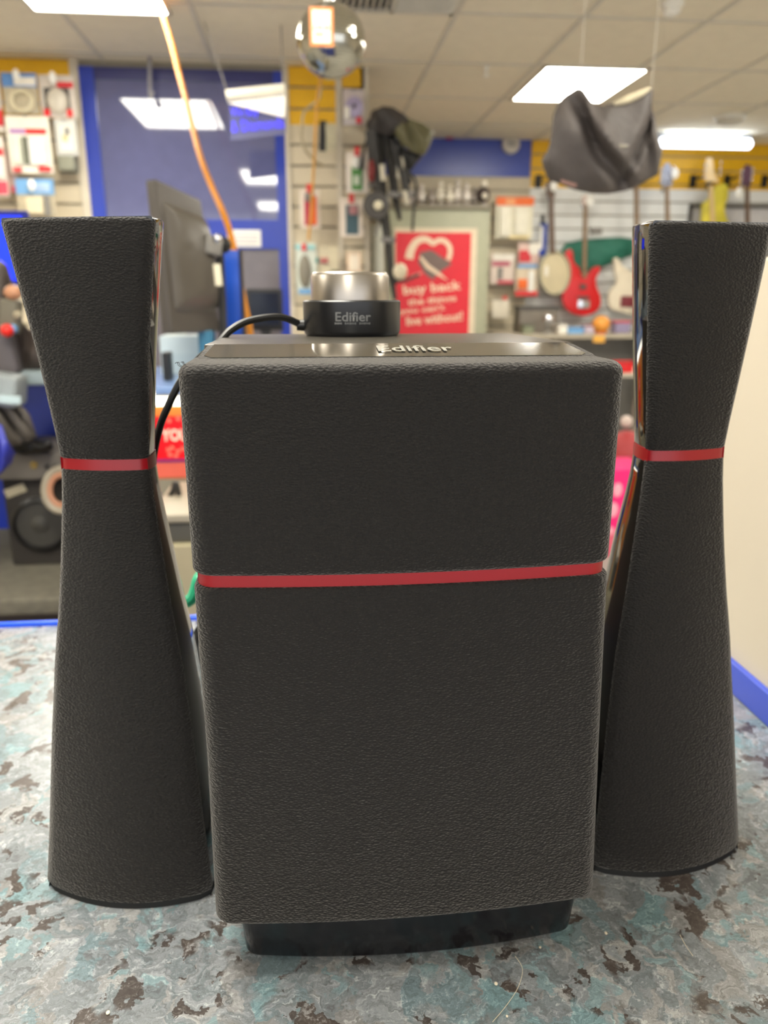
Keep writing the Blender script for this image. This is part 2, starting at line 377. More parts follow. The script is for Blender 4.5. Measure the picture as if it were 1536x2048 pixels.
# ventilation grille
t = thing('ceiling_vent', 'slatted grey air vent in the ceiling beside the mirror ball', 'vent', (0.45, 3.85, CH - 0.03))
f = MB()
vx0, vx1, vy0, vy1 = 0.14, 0.755, 3.43, 4.25
for a in ((vx0, vx1, vy0, vy0 + 0.03), (vx0, vx1, vy1 - 0.03, vy1), (vx0, vx0 + 0.03, vy0, vy1), (vx1 - 0.03, vx1, vy0, vy1), (0.435, 0.455, vy0, vy1)):
    f.box(*a, CH - 0.02, CH - 0.001)
obj('frame', f, GRID, t)
f = MB()
for k in range(9): f.obox((vx0 + 0.05 + k * 0.032, (vy0 + vy1) / 2, CH - 0.014), (0.004, vy1 - vy0 - 0.06, 0.026), (0, 0.6, 0))
for k in range(22): f.obox((0.6, vy0 + 0.05 + k * 0.034, CH - 0.014), (0.28, 0.004, 0.026), (0.6, 0, 0))
obj('louvre', f, GRID, t)
obj('duct_opening', MB().box(vx0 + 0.03, vx1 - 0.03, vy0 + 0.03, vy1 - 0.03, CH - 0.003, CH - 0.001), DGREY, t)
def disc(name, u, v, r, label, cat, m, prof=None, part='dome'):
    p = atz(u, v, CH)
    t = thing(name, label, cat, (p.x, p.y, CH - 0.05))
    obj('base', MB().lathe((p.x, p.y, CH), [(r, -0.001), (r, -0.018), (r * 0.85, -0.024)], 28), WHITE, t)
    obj(part, MB().lathe((p.x, p.y, CH), [(r * 0.8, -0.022), (r * 0.78, -0.045), (r * 0.5, -0.06), (0.001, -0.064)], 28), m, t)
disc('smoke_detector', 1345, 3, 0.055, 'round white smoke detector on the ceiling near the photo top', 'detector', WHITE)
disc('smoke_detector', 1460, 232, 0.12, 'round flush white ceiling fitting above the fluorescent tube', 'detector', GRID)
p = atz(973, 132, CH); solid('sprinkler_head', MB().lathe((p.x, p.y, CH), [(0.02, -0.001), (0.02, -0.01), (0.008, -0.012), (0.008, -0.05), (0.018, -0.052), (0.016, -0.058)], 16), WHITE, 'tiny white sprinkler head on the ceiling above the red alarm', 'sprinkler')
def wall_round(name, u, v, rpx, Y, label, cat, m, marks=False):
    c = at(u, v, Y); r = rpx * (c - CAM).dot(FW) / FPX
    t = thing(name, label, cat, (c.x, Y, c.z - r))
    obj('body', MB().lathe((c.x, Y, c.z), [(r * 0.9, 0.0), (r, -0.02), (r, -0.04), (r * 0.86, -0.055), (0.001, -0.06)], 32, 'y'), m, t)
    if marks:
        for k in (-1, 0, 1): obj('sound_slot', MB().box(c.x - r * 0.45, c.x + r * 0.45, Y - 0.064, Y - 0.058, c.z + k * 0.018 - 0.004, c.z + k * 0.018 + 0.004), MGREY, t)
wall_round('fire_alarm', 898, 265, 14, YF - 0.01, 'round red fire alarm sounder on the blue fascia board', 'alarm', mat('alarm_red', (200, 30, 44), 0.35))
wall_round('wall_sounder', 1020, 290, 18, YF - 0.01, 'round white sounder on the blue fascia board', 'alarm', mat('sounder_white', (206, 200, 190), 0.4), True)

# ------------------------------------------------------------------ counter
YC = 0.7665
ct = thing('counter', 'shop counter with mottled blue-grey laminate top and blue back edging', 'counter', (-0.4, 0.3, 0.0))
obj('worktop', MB().box(-1.3, 0.3573, -0.15, YC - 0.006, 0.915, 0.95), LAMINATE, ct, bevel=0.001)
obj('edging', MB().box(-1.3, 0.3573, YC - 0.006, YC, 0.905, 0.954), EDGEB, ct, bevel=0.0012, label='bright blue edging strip')
obj('base_panel', MB().box(-1.28, 0.3573, -0.1, YC - 0.03, 0.0, 0.914), BLUEF, ct)

def lerp_tab(tab, z):
    if z <= tab[0][0]: return tab[0][1:]
    for a, b in zip(tab, tab[1:]):
        if z <= b[0]:
            f = (z - a[0]) / (b[0] - a[0]); return tuple(p + (q - p) * f for p, q in zip(a[1:], b[1:]))
    return tab[-1][1:]
# ------------------------------------------------------------------ subwoofer
def plan(w_, yc, bulge, back, rad, n=26, xc=0.0405):
    """outline of a bowed front with rounded corners, closed straight across the back"""
    pts = [(-w_, back)]
    arc = []
    for i in range(n + 1):
        s = -1 + 2 * i / n; arc.append((s * (w_ - rad), yc + bulge * (s * s) - bulge - 0.0))
    sl = 2 * bulge / (w_ - rad) * 0.5
    def corner(sg):
        out = []
        cx, cy = sg * (w_ - rad), yc + rad
        for k in range(1, 8):
            a = (PI / 2) * k / 8
            out.append((cx + sg * rad * math.sin(a), cy - rad * math.cos(a)))
        return out
    left = [(x, y) for x, y in reversed(corner(-1))]
    pts += [(-w_, yc + rad)] + left + arc + corner(1) + [(w_, yc + rad), (w_, back)]
    return [(x + xc, y) for x, y in pts]
sub = thing('subwoofer', 'large black cloth-fronted subwoofer standing between the two tall speakers', 'speaker', (0.0405, 0.41, 0.95))
def sub_ring(z, w_, yc, back, bulge=0.0042, rad=0.0095, xc=0.0405): return [(x, y, z) for x, y in plan(w_, yc, bulge, back, rad, xc=xc)]
def cloth_piece(z0, z1, ds, r0, r1, dy=0.0):
    rings = []
    N = 10
    for k in range(6):
        a = PI / 2 * k / 5; q = r0 * (1 - math.sin(a)); rings.append((z0 + r0 * (1 - math.cos(a)), q))
    for k in range(1, N): rings.append((z0 + r0 + (z1 - r1 - z0 - r0) * k / N, 0))
    for k in range(6):
        a = PI / 2 * k / 5; q = r1 * (1 - math.cos(a)); rings.append((z1 - r1 + r1 * math.sin(a), q))
    out = []
    for z, q in rings:
        w_, yc, xc = ds(z); out.append(sub_ring(z, w_ - q, yc + q, 0.352, xc=xc))
    return MB().loft(out)
def dims(z):
    f = (z - 0.985) / (1.2535 - 0.985)
    ww, xc = lerp_tab([(0.98, 0.0962, 0.0433), (1.07, 0.0936, 0.0420), (1.16, 0.0922, 0.0402), (1.2535, 0.0920, 0.0398)], z)
    return ww, 0.3120 - 0.0020 * f, xc
obj('upper_grille', cloth_piece(1.1622, 1.2510, dims, 0.003, 0.0045), CLOTH, sub, ang=60)
obj('lower_grille', cloth_piece(0.9810, 1.1574, dims, 0.003, 0.0018), CLOTH, sub, ang=60)
wd, yd, xd = dims(1.164)
obj('red_band', MB().loft([sub_ring(1.1568, wd - 0.0016, yd + 0.0016, 0.351, xc=xd), sub_ring(1.1628, wd - 0.0016, yd + 0.0016, 0.351, xc=xd)]), RED, sub, ang=60)
body = MB()
bk = 0.502
body.loft([[(x, y, z) for y, z in ((0.3525, 0.981), (0.3525, 1.2490), (0.3715, 1.2515), (0.3725, 1.2551), (bk, 1.2536), (bk, 0.981))] for x in (xd - 0.0885, xd + 0.0885)])
obj('cabinet', body, VINYL, sub, bevel=0.0008)
# top strip: gloss inlay running across the sloping front edge of the top
ins = MB()
ins.loft([[(-0.0415, 0.3400, 1.25150 + dz), (0.1215, 0.3400, 1.25150 + dz), (0.125, 0.3450, 1.25207 + dz), (0.1235, 0.3720, 1.25515 + dz), (-0.0435, 0.3720, 1.25515 + dz), (-0.045, 0.3450, 1.25207 + dz)] for dz in (-0.004, 0.0)])
inlay = obj('top_inlay', ins, mat('inlay_black', (40, 39, 35), 0.08, vary=0, coat=1.0), sub, smooth=False, label='gloss black inlay with brand lettering')
text('Edifier', 0.0345, (0.0485, 0.3565, 1.25338), (math.radians(6.5), 0, 0), mat('inlay_print', (150, 148, 140), 0.4, vary=0), inlay, height=0.0140, bold=0.012, ext=0.0005)
# cloth wrapped over the top edge around the inlay
capm = MB()
capm.loft([[(x + 0.0405, y, z) for x, y, z in ring] for ring in (
    [(-0.087, 0.330, 1.2450), (0.087, 0.330, 1.2450), (0.0895, 0.352, 1.2450), (0.0895, 0.378, 1.2450), (-0.0895, 0.378, 1.2450), (-0.0895, 0.352, 1.2450)],
    [(-0.085, 0.324, 1.2494), (0.085, 0.324, 1.2494), (0.0885, 0.345, 1.2518), (0.0875, 0.373, 1.2549), (-0.0875, 0.373, 1.2549), (-0.0885, 0.345, 1.2518)])])
obj('top_cloth', capm, CLOTH, sub, bevel=0.0015)
base = MB()
def brng(z, w_, yc): return [(x, y, z) for x, y in plan(w_, yc, 0.0060, 0.47, 0.008, xc=0.0455)]
base.loft([brng(0.9530, 0.0845, 0.3215), brng(0.9545, 0.0855, 0.3205), brng(0.970, 0.0868, 0.3192), brng(0.983, 0.0878, 0.3185)])
obj('plinth', base, GLOSSB, sub, ang=60)
for sx in (-1, 1):
    for y in (0.345, 0.45): obj('foot', MB().lathe((0.0425 + sx * 0.068, y, 0.95), [(0.009, 0.0), (0.009, 0.0032)], 20), RUBBER, sub)
obj('underside', MB().loft([brng(0.9512, 0.0830, 0.3235), brng(0.9531, 0.0830, 0.3235)]), RUBBER, sub, ang=60)
th = MB()
for (dx, dy, dz, l) in ((0, 0, 0, .002), (.001, .001, .0004, .0016), (-.0005, .001, -.0004, .0024), (.0015, 0, .0006, .0014)):
    p = Vector((-0.0500 + dx, 0.316 + dy, 1.2500 + dz)); th.tube(spline([p, p + Vector((-l * .5, 0, l * .3)), p + Vector((-l * .6, 0, l * .8)), p + Vector((-l, 0, l * .6))], 3), 0.00012, 5)
obj('frayed_thread', th, CABLE, sub)

# ------------------------------------------------------------------ the two tall speakers
# height above the counter: half width, bulge of the front, depth of the rear shell, y of the front chord
ZR, SH = 0.2435, 0.3626
def _yc(z): return lerp_tab([(0, -0.0257), (0.06, -0.0185), (0.12, -0.011), (0.19, -0.004), (ZR, 0.0), (SH, -0.0025)], z)[0]
_W = [(0, .0492, .075), (.04, .0452, .075), (.09, .0408, .070), (.135, .0361, .062), (.165, .0316, .054), (.195, .0281, .046), (.22, .0254, .038), (.236, .0241, .034), (ZR + .004, .0237, .033), (.30, .0291, .040), (SH, .0362, .046)]
TAB = []
def set_profile(top_w):
    _W[-1] = (SH, top_w, .046); TAB.clear()
    for k in range(38):
        z = SH * k / 37; w_, D = lerp_tab(_W, z); TAB.append((z, w_, 0.0035 + 0.0088 * (max(0, ZR - z) / ZR) ** 1.3, D, _yc(z)))
def front_pts(z, q=0.0, n=20):
    w_, b, D, yc = lerp_tab(TAB, z); w_ -= q
    r = 0.0025; out = []
    for i in range(n + 1):
        s = -1 + 2 * i / n; x = s * (w_ - 0.0006)
        edge = max(0, (abs(s) - 0.93) / 0.07)
        out.append((x, yc - b * (1 - s * s) + 0.0016 * edge * edge + q * 0.6, z))
    return out
def shell_pts(z, e=-0.0012, q=0.0, n=26):
    w_, b, D, yc = lerp_tab(TAB, z); w_ -= q; D -= q
    out = []
    for i in range(n + 1):
        t = PI * i / n; c = math.cos(t); s_ = max(0.0, math.sin(t))
        x = (w_ + e) * (1 if c > 0 else -1) * abs(c) ** 0.7; y = yc + 0.0012 + (D) * s_ ** 0.9
        out.append((x, y, z))
    return out
def sat(label, x, y, rz, lean=0.0, top_w=.035):
    set_profile(top_w)
    t = thing('satellite_speaker', label, 'speaker', (x, y, 0.95), rz); t.rotation_euler = (0, lean, rz)
    def levels(z0, z1, r0, r1, n):
        out = [(z0, r0), (z0 + r0 * 0.35, r0 * 0.3), (z0 + r0, 0)]
        out += [(z0 + r0 + (z1 - r1 - z0 - r0) * k / n, 0) for k in range(1, n)]
        return out + [(z1 - r1, 0), (z1 - r1 * 0.35, r1 * 0.3), (z1, r1)]
    def cloth(z0, z1, r0, r1, n):
        rings = []
        for z, q in levels(z0, z1, r0, r1, n):
            f = front_pts(z, q); w_, b, D, yc = lerp_tab(TAB, z)
            rings.append(f + [(f[-1][0], yc + 0.004, z), (f[0][0], yc + 0.004, z)])
        return MB().loft(rings)
    def shell(z0, z1, r0, r1, n):
        rings = []
        for z, q in levels(z0, z1, r0, r1, n): rings.append(shell_pts(z, q=q))
        return MB().loft(rings)
    obj('upper_grille', cloth(ZR + 0.0026, SH - 0.0003, 0.0012, 0.0020, 8), CLOTH, t, local=True, ang=60)
    obj('lower_grille', cloth(0.0035, ZR - 0.0026, 0.0012, 0.0008, 22), CLOTH, t, local=True, ang=60)
    obj('upper_shell', shell(ZR + 0.0030, SH + 0.0002, 0.0008, 0.0012, 8), GLOSS, t, local=True, ang=50)
    obj('lower_shell', shell(0.0030, ZR - 0.0030, 0.0008, 0.0010, 22), GLOSS, t, local=True, ang=50)
    r = []
    for z in (ZR - 0.0034, ZR + 0.0034):
        f = front_pts(z, 0.0006); s_ = shell_pts(z, -0.0004, 0.0004); r.append(f + s_)
    obj('red_ring', MB().loft(r), RED, t, local=True, ang=50)
    r = []
    for z in (0.0, 0.0042):
        f = front_pts(z, 0.0015); s_ = shell_pts(z, 0.0, 0.0018); r.append(f + s_)
    obj('rubber_base', MB().loft(r), RUBBER, t, local=True, ang=50)
    return t
sat('tall hourglass speaker with black cloth front beside the glazed door', -0.1055, 0.4003, -0.177, -0.005, .0384)
sat('tall hourglass speaker with black cloth front beside the cream partition', 0.2045, 0.3955, 0.109)

# ------------------------------------------------------------------ volume control and its cable
kx, ky, kz = 0.0265, 0.476, 1.2540
kn = thing('volume_control', 'round black wired volume control with a silver dial on the subwoofer', 'volume control', (kx, ky, kz))
kb = obj('base', MB().lathe((kx, ky, kz), [(0.0272, 0.0), (0.0284, 0.0012), (0.0290, 0.003), (0.0290, 0.0196), (0.0282, 0.0204), (0.0, 0.0204)], 72), KNOBB, kn)
obj('dial', MB().lathe((kx - 0.001, ky, kz), [(0.0232, 0.0202), (0.0232, 0.0340), (0.0224, 0.0355), (0.0216, 0.0361), (0.0, 0.0361)], 72), SILVER, kn)
def curved_text(s, width, h, z, R, m, par, a0=0.0, bold=0.0):
    cu = bpy.data.curves.new('t', 'FONT'); cu.body = s; cu.align_x = 'CENTER'; cu.align_y = 'CENTER'; cu.offset = bold; cu.resolution_u = 3
    to = bpy.data.objects.new('t', cu); COL.objects.link(to)
    me = bpy.data.meshes.new_from_object(to.evaluated_get(bpy.context.evaluated_depsgraph_get())); bpy.data.objects.remove(to)
    X = [v.co.x for v in me.vertices]; Yv = [v.co.y for v in me.vertices]
    x0_, x1_, y0_, y1_ = min(X), max(X), min(Yv), max(Yv)
    for v in me.vertices:
        x = ((v.co.x - x0_) / (x1_ - x0_) - 0.5) * width; y = ((v.co.y - y0_) / (y1_ - y0_) - 0.5) * h
        a = x / R + a0; v.co = Vector((kx + R * math.sin(a), ky - R * math.cos(a), z + y)) - LOC[par]
    me.materials.clear(); me.materials.append(m); me.name = 'lettering'
    o = bpy.data.objects.new('lettering', me); COL.objects.link(o); o.parent = par; LOC[o] = LOC[par]
curved_text('Edifier', 0.0205, 0.0052, kz + 0.0115, 0.0292, PRINT, kb, -0.03, 0.015)
for (a, b_) in ((-0.0105, -0.0062), (-0.0045, 0.0022), (0.0038, 0.0105)):
    mk = MB()
    for i in range(7):
        x = a + (b_ - a) * i / 7; an = x / 0.0292 - 0.03
        mk.obox((kx + 0.0291 * math.sin(an), ky - 0.0291 * math.cos(an), kz + 0.0078), (0.0005, 0.0003, 0.0008 if i % 3 else 0.0011), (0, 0, an))
    obj('small_print', mk, PRINT, kb)
obj('cable_boot', MB().tube([(kx - 0.026, ky - 0.002, kz + 0.006), (kx - 0.033, ky - 0.002, kz + 0.006)], [0.0036, 0.0030], 12), CABLE, kn)
pc = [(kx - 0.030, ky - 0.002, kz + 0.006), at(560, 634, 0.468), at(500, 641, 0.462), at(462, 660, 0.455), at(438, 684, 0.450),
      at(400, 716, 0.447), at(362, 762, 0.445), at(335, 815, 0.445), at(318, 860, 0.446), at(305, 930, 0.45), at(300, 1020, 0.47), at(318, 1150, 0.50), at(335, 1230, 0.52), (-0.085, 0.53, 0.9545), (-0.03, 0.55, 0.9535), (0.03, 0.53, 0.9535)]
solid('volume_cable', MB().tube(spline(pc, 8), 0.0021, 10), CABLE, 'black cable running from the volume control down behind the subwoofer', 'cable')
# loops of speaker cable lying behind, tied in green
lp = []
for k in range(64):
    a = 2 * PI * k / 16; q = 0.9 + 0.06 * math.sin(k * 1.7)
    lp.append(Vector((-0.078 + 0.020 * q * math.cos(a) + 0.001 * math.sin(k), 0.565 + 0.012 * math.sin(k * 0.8), 0.998 + 0.043 * q * math.sin(a) + 0.0005)))
solid('speaker_cable', MB().tube(spline(lp, 3), 0.0026, 8), CABLE, 'coiled black speaker cable bundled behind the tall speaker', 'cable')
gt = []
for k in range(13):
    a = PI * (0.1 + 1.3 * k / 12); gt.append(Vector((-0.066 + 0.010 * math.cos(a), 0.548 - 0.004 * math.sin(a * 2), 1.012 + 0.013 * math.sin(a - 1.2))))
solid('green_tie', MB().tube(spline([at(372, 1205, 0.54), at(384, 1196, 0.54), at(391, 1180, 0.542), at(396, 1160, 0.545), at(402, 1152, 0.55)], 5), [0.0045] * 21, 10), mat('teal_green', (30, 160, 118), 0.4), 'teal green cable tie around the coiled black cable', 'cable tie')

# ------------------------------------------------------------------ hairs and crumbs on the worktop
def hair(uvs, label):
    pts = [atz(u, v, 0.9504) for u, v in uvs]; solid('hair', MB().tube(spline(pts, 5), 0.00013, 5), mat('hair_pale', (226, 214, 190), 0.5), label, 'hair')
hair([(1030, 1912), (1045, 1938), (1036, 1975), (1012, 2012), (985, 2044)], 'long pale curved hair on the counter before the subwoofer')
hair([(1360, 1870), (1372, 1892), (1386, 1912)], 'short pale straight hair on the counter below the tall speaker')
for u, v, r, l in ((1080, 1895, .0007, 'tiny pale crumb nearest the subwoofer plinth'), (1014, 2033, .0006, 'tiny pale crumb beside the long pale hair'), (992, 1968, .0009, 'small cream flake on a dark patch of the counter'),
                   (216, 2026, .0010, 'small cream flake on the counter before the tall speaker'), (1212, 1867, .0008, 'small white crumb on the counter past the plinth corner')):
    p = atz(u, v, 0.9504); solid('crumb', MB().ball(p + Vector((0, 0, r * .3)), r, 8, 5, (1, 1.2, .5)), mat('crumb_pale', (232, 222, 200), 0.6), l, 'crumb', smooth=False)

# ------------------------------------------------------------------ hanging things
# mirror ball
c = at(662, 82, 2.0); R = 68 * (c - CAM).dot(FW) / FPX
mb_ = thing('mirror_ball', 'hanging mirror ball with an orange-edged price label', 'mirror ball', (c.x, c.y, c.z - R))
MIR = mat('mirror_tile', (206, 204, 192), 0.1, 1.0, vary=0)
tiles = MB(); rows = 34
for j in range(rows):
    t0, t1 = PI * (j + 0.06) / rows, PI * (j + 0.94) / rows; tm = (t0 + t1) / 2
    n = max(4, int(2 * rows * math.sin(tm)))
    for i in range(n):
        a0, a1 = 2 * PI * (i + 0.05) / n, 2 * PI * (i + 0.95) / n
        ps = [Vector((math.sin(t) * math.cos(a), math.sin(t) * math.sin(a), math.cos(t))) for t, a in ((t0, a0), (t0, a1), (t1, a1), (t1, a0))]
        tiles.add([c + p * R for p in ps], [(0, 1, 2, 3)])
me = bpy.data.meshes.new('mirror_tiles'); me.from_pydata([p - LOC[mb_] for p in tiles.v], [], tiles.f); me.materials.append(MIR)
o = bpy.data.objects.new('mirror_tiles', me); COL.objects.link(o); o.parent = mb_
obj('core', MB().ball(c, R * 0.985, 40, 24), MGREY, mb_)
obj('cap', MB().lathe((c.x, c.y, c.z + R), [(0.012, -0.004), (0.012, 0.008), (0.004, 0.010), (0.004, 0.02), (0.0, 0.02)], 16), CHROME, mb_)
obj('cord', MB().tube([(c.x, c.y, c.z + R + 0.018), (c.x, c.y, CH - 0.004)], 0.0012, 6), CHROME, mb_)
x0, x1, z0, z1 = rect(619, 14, 667, 93, 1.905)
tg = thing('price_tag', 'orange-bordered white price tag hung on the mirror ball', 'price tag', ((x0 + x1) / 2, 1.905, z0))
obj('tag_border', MB().box(x0, x1, 1.905, 1.9065, z0, z1), mat('tag_orange', (246, 150, 80), 0.5), tg, bevel=0.0004)
b_ = 0.0062
tp = obj('tag_face', MB().box(x0 + b_, x1 - b_, 1.9035, 1.9052, z0 + b_, z1 - b_), mat('tag_white', (250, 248, 235), 0.5, vary=0), tg)
text('Sale', 0.02, (x0 + 0.022, 1.9033, z1 - 0.022), (PI / 2, 0, 0), PRINT, tp)
text('£30.00', 0.036, ((x0 + x1) / 2, 1.9033, z1 - 0.040), (PI / 2, 0, 0), DGREY, tp, bold=0.01)
obj('yellow_patch', MB().box(x0 + 0.012, x0 + 0.03, 1.903, 1.9036, z1 - 0.056, z1 - 0.050), mat('tag_yellow', (244, 222, 130), 0.5), tp)
obj('tag_string', MB().tube([((x0 + x1) / 2, 1.906, z1 - 0.002), (c.x, c.y - 0.01, c.z + R + 0.004)], 0.0006, 5), WHITE, tg)

# crumpled dark bag hung in front of the lit panel
BY = 2.2
def bag(label, top, bot, Y, m, depth, folds, name='fabric_bag', tip=None):
    n = 46; k = 30
    def smp(line, t):
        L = [0]
        for a, b in zip(line, line[1:]): L.append(L[-1] + math.hypot(b[0] - a[0], b[1] - a[1]))
        s = t * L[-1]
        for i in range(len(line) - 1):
            if s <= L[i + 1] + 1e-9:
                f = (s - L[i]) / max(1e-9, L[i + 1] - L[i]); return (line[i][0] + (line[i + 1][0] - line[i][0]) * f, line[i][1] + (line[i + 1][1] - line[i][1]) * f)
    T = [smp(top, i / n) for i in range(n + 1)]; B = [smp(bot, i / n) for i in range(n + 1)]
    def P(i, j, side):
        s = i / n; t = j / k
        u = T[i][0] * (1 - t) + B[i][0] * t; v = T[i][1] * (1 - t) + B[i][1] * t
        env = (max(0.0, math.sin(PI * s)) ** 0.5) * max(0.0, math.sin(PI * (0.06 + 0.94 * t))) ** 0.6
        if j in (0, k) or i in (0, n): env = 0
        y = -side * depth * env
        if side > 0:
            for (s0, s1, wd_, am) in folds:
                cc = s0 + (s1 - s0) * t; y += 1.5 * am * math.exp(-((s - cc) / wd_) ** 2) * env
            y += 0.006 * math.sin(9 * s + 5 * t + 1.2) * env + 0.004 * math.sin(23 * s - 7 * t) * env
        return at(u, v, Y + y)
    mb = MB()
    F_ = [[P(i, j, 1) for i in range(n + 1)] for j in range(k + 1)]; B_ = [[P(i, j, -0.7) for i in range(n + 1)] for j in range(k + 1)]
    W_ = n + 1
    mb.add([p for r in F_ for p in r], [(j * W_ + i, j * W_ + i + 1, (j + 1) * W_ + i + 1, (j + 1) * W_ + i) for j in range(k) for i in range(n)])
    mb.add([p for r in B_ for p in r], [(j * W_ + i, j * W_ + i + 1, (j + 1) * W_ + i + 1, (j + 1) * W_ + i) for j in range(k) for i in range(n)])
    cx = at(sum(p[0] for p in bot) / len(bot), max(p[1] for p in bot), Y)
    t = thing(name, label, 'bag', cx)
    obj('bag_body', mb, m, t, ang=80)
    return t
BAGM = mat('bag_charcoal', (78, 71, 68), 0.62, vary=0.12, scale=14, bump=0.35, bscale=60)
bt = bag('crumpled dark grey fabric bag hanging in front of a lit ceiling panel',
    [(1084, 318), (1098, 296), (1103, 262), (1106, 232), (1116, 205), (1130, 190), (1145, 182), (1154, 175), (1166, 177), (1178, 196), (1188, 208), (1204, 212), (1220, 206), (1232, 208), (1255, 202), (1278, 192), (1298, 178), (1304, 174), (1306, 186), (1303, 215), (1311, 240), (1315, 268), (1325, 300)],
    [(1083, 322), (1090, 345), (1096, 360), (1120, 368), (1150, 380), (1185, 387), (1215, 388), (1250, 382), (1280, 370), (1300, 358), (1316, 350), (1321, 325), (1325, 302)], BY, BAGM, 0.055,
    [(0.30, 0.62, 0.045, 0.035), (0.52, 0.50, 0.05, -0.02), (0.85, 0.58, 0.04, 0.028), (0.40, 0.72, 0.03, -0.02), (0.75, 0.80, 0.04, 0.02)])
a = at(1232, 206, BY - 0.01); 
obj('lining_edge', MB().tube(spline([at(1228, 208, BY - 0.02), at(1245, 203, BY - 0.025), at(1262, 196, BY - 0.02), at(1280, 188, BY - 0.02), at(1299, 177, BY - 0.01)], 4), [0.004 + 0.006 * math.sin(PI * i / 16) for i in range(17)], 8), mat('pale_lining', (206, 194, 164), 0.5), bt, label='pale inner lining edge')
obj('pocket_zip', MB().tube([at(1222, 298, BY - 0.07), at(1238, 293, BY - 0.07), at(1256, 292, BY - 0.065)], [0.003, 0.006, 0.003], 8), mat('zip_grey', (136, 128, 112), 0.4), bt)
obj('badge', MB().obox(at(1137, 366, BY - 0.015), (0.045, 0.004, 0.010), (0, 0.25, 0)), mat('badge_rose', (150, 112, 102), 0.5), bt, label='small rose-coloured badge')
for (u, v) in ((1160, 178), (1303, 177)):
    p = at(u, v, BY); obj('hanging_line', MB().tube([p, (p.x, p.y, CH - 0.004)], 0.0004, 5), WHITE, bt)

# orange rope from the ceiling
op = [at(322, 14, 4.36), at(330, 45, 4.2), at(345, 95, 3.9), at(358, 148, 3.7), at(372, 200, 3.5), at(386, 258, 3.35), at(402, 318, 3.2), at(424, 375, 3.1), at(446, 425, 3.0), at(462, 472, 2.95), at(474, 530, 2.9), at(487, 600, 2.85), at(500, 665, 2.8), at(508, 760, 2.78)]
op[0] = Vector((op[0].x, op[0].y, CH - 0.002))
solid('orange_rope', MB().tube(spline(op, 6), 0.0115, 10), ROPE, 'thick orange extension rope slanting down from the ceiling', 'rope')
op = [at(640, 165, 4.9), at(636, 182, 4.9), at(632, 240, 4.9), at(628, 330, 4.95), at(622, 420, 5.0), at(617, 480, 5.05)]
op = [Vector((op[0].x, op[0].y, CH - 0.002))] + op
solid('amber_rope', MB().tube(spline(op, 5), 0.008, 8), mat('amber_cord', (216, 158, 70), 0.6), 'thin amber cord hanging before the slat wall under the mirror ball', 'cord')
gp = [at(641, 165, 5.0), at(640, 188, 5.0), at(634, 202, 5.0), at(618, 214, 5.0), at(607, 228, 5.0), at(604, 250, 5.0), at(603, 275, 5.05), at(611, 300, 5.05), at(628, 320, 5.1), at(646, 332, 5.2)]
gp = [Vector((gp[0].x, gp[0].y, CH - 0.002))] + gp
solid('grey_cable', MB().tube(spline(gp, 5), 0.0075, 8), mat('cable_grey', (186, 172, 140), 0.5), 'pale grey cable bending across the yellow slats under the mirror ball', 'cable')

# ------------------------------------------------------------------ glowing panel standing in for a reflection in the door glass
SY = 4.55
sg = thing('door_reflection', 'door-glass reflection of blue lettering and a white wedge, built as a glowing panel', 'sign', at(515, 270, SY))
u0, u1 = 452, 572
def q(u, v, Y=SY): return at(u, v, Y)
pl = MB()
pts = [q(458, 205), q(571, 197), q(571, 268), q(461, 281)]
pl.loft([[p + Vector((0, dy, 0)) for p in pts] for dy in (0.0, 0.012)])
panel_o = obj('reflection_panel', pl, mat('reflection_grape', (84, 86, 128), 0.2), sg)
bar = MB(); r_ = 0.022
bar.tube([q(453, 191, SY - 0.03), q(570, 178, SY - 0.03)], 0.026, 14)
obj('reflected_bar', bar, mat('bar_white', (240, 234, 214), 0.4, emit=0.12), sg, bevel=0)
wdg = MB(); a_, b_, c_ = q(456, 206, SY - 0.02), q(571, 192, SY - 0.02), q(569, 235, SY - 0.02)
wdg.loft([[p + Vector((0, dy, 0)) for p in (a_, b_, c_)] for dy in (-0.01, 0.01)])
obj('reflected_wedge', wdg, mat('wedge_glow_white', (244, 236, 224), 0.4, emit=0.3), sg)
GLOWTEXT = mat('reflected_text_blue', (70, 60, 255), 0.4, vary=0, emit=0.6)
sl = math.atan2(q(571, 250).z - q(461, 250).z, q(571, 250).x - q(461, 250).x)
def tw(ua, ub, v): return (q(ub, v).x - q(ua, v).x)
text('We Buy', tw(462, 517, 225), q(489, 226, SY - 0.03), (PI / 2, -0.03, 0), GLOWTEXT, panel_o, bold=0.0, height=0.055)
text('& Diamonds', tw(463, 568, 247), q(515, 249, SY - 0.03), (PI / 2, -0.10, 0), GLOWTEXT, panel_o, bold=0.0, height=0.055)
for (u, v) in ((456, 188), (566, 180)):
    p = q(u, v, SY - 0.02); obj('hanging_wire', MB().tube([p, (p.x + (-0.1 if u < 500 else 0), p.y, CH - 0.002)], 0.0035, 6), MGREY, sg)
p = at(300, 125, 5.15); p2 = at(300, 192, 5.15)
solid('reflected_rod', MB().tube([(p.x, 5.15, CH - 0.002), p2, p2 + Vector((0.01, -0.02, -0.01)), p2 + Vector((0.02, -0.02, 0.02))], 0.011, 8), mat('reflected_rod_grey', (150, 148, 154), 0.4), 'thin grey rod standing in for a reflection in the glazed blue door', 'hook')  # reflection in the door glass, modelled as a solid rod

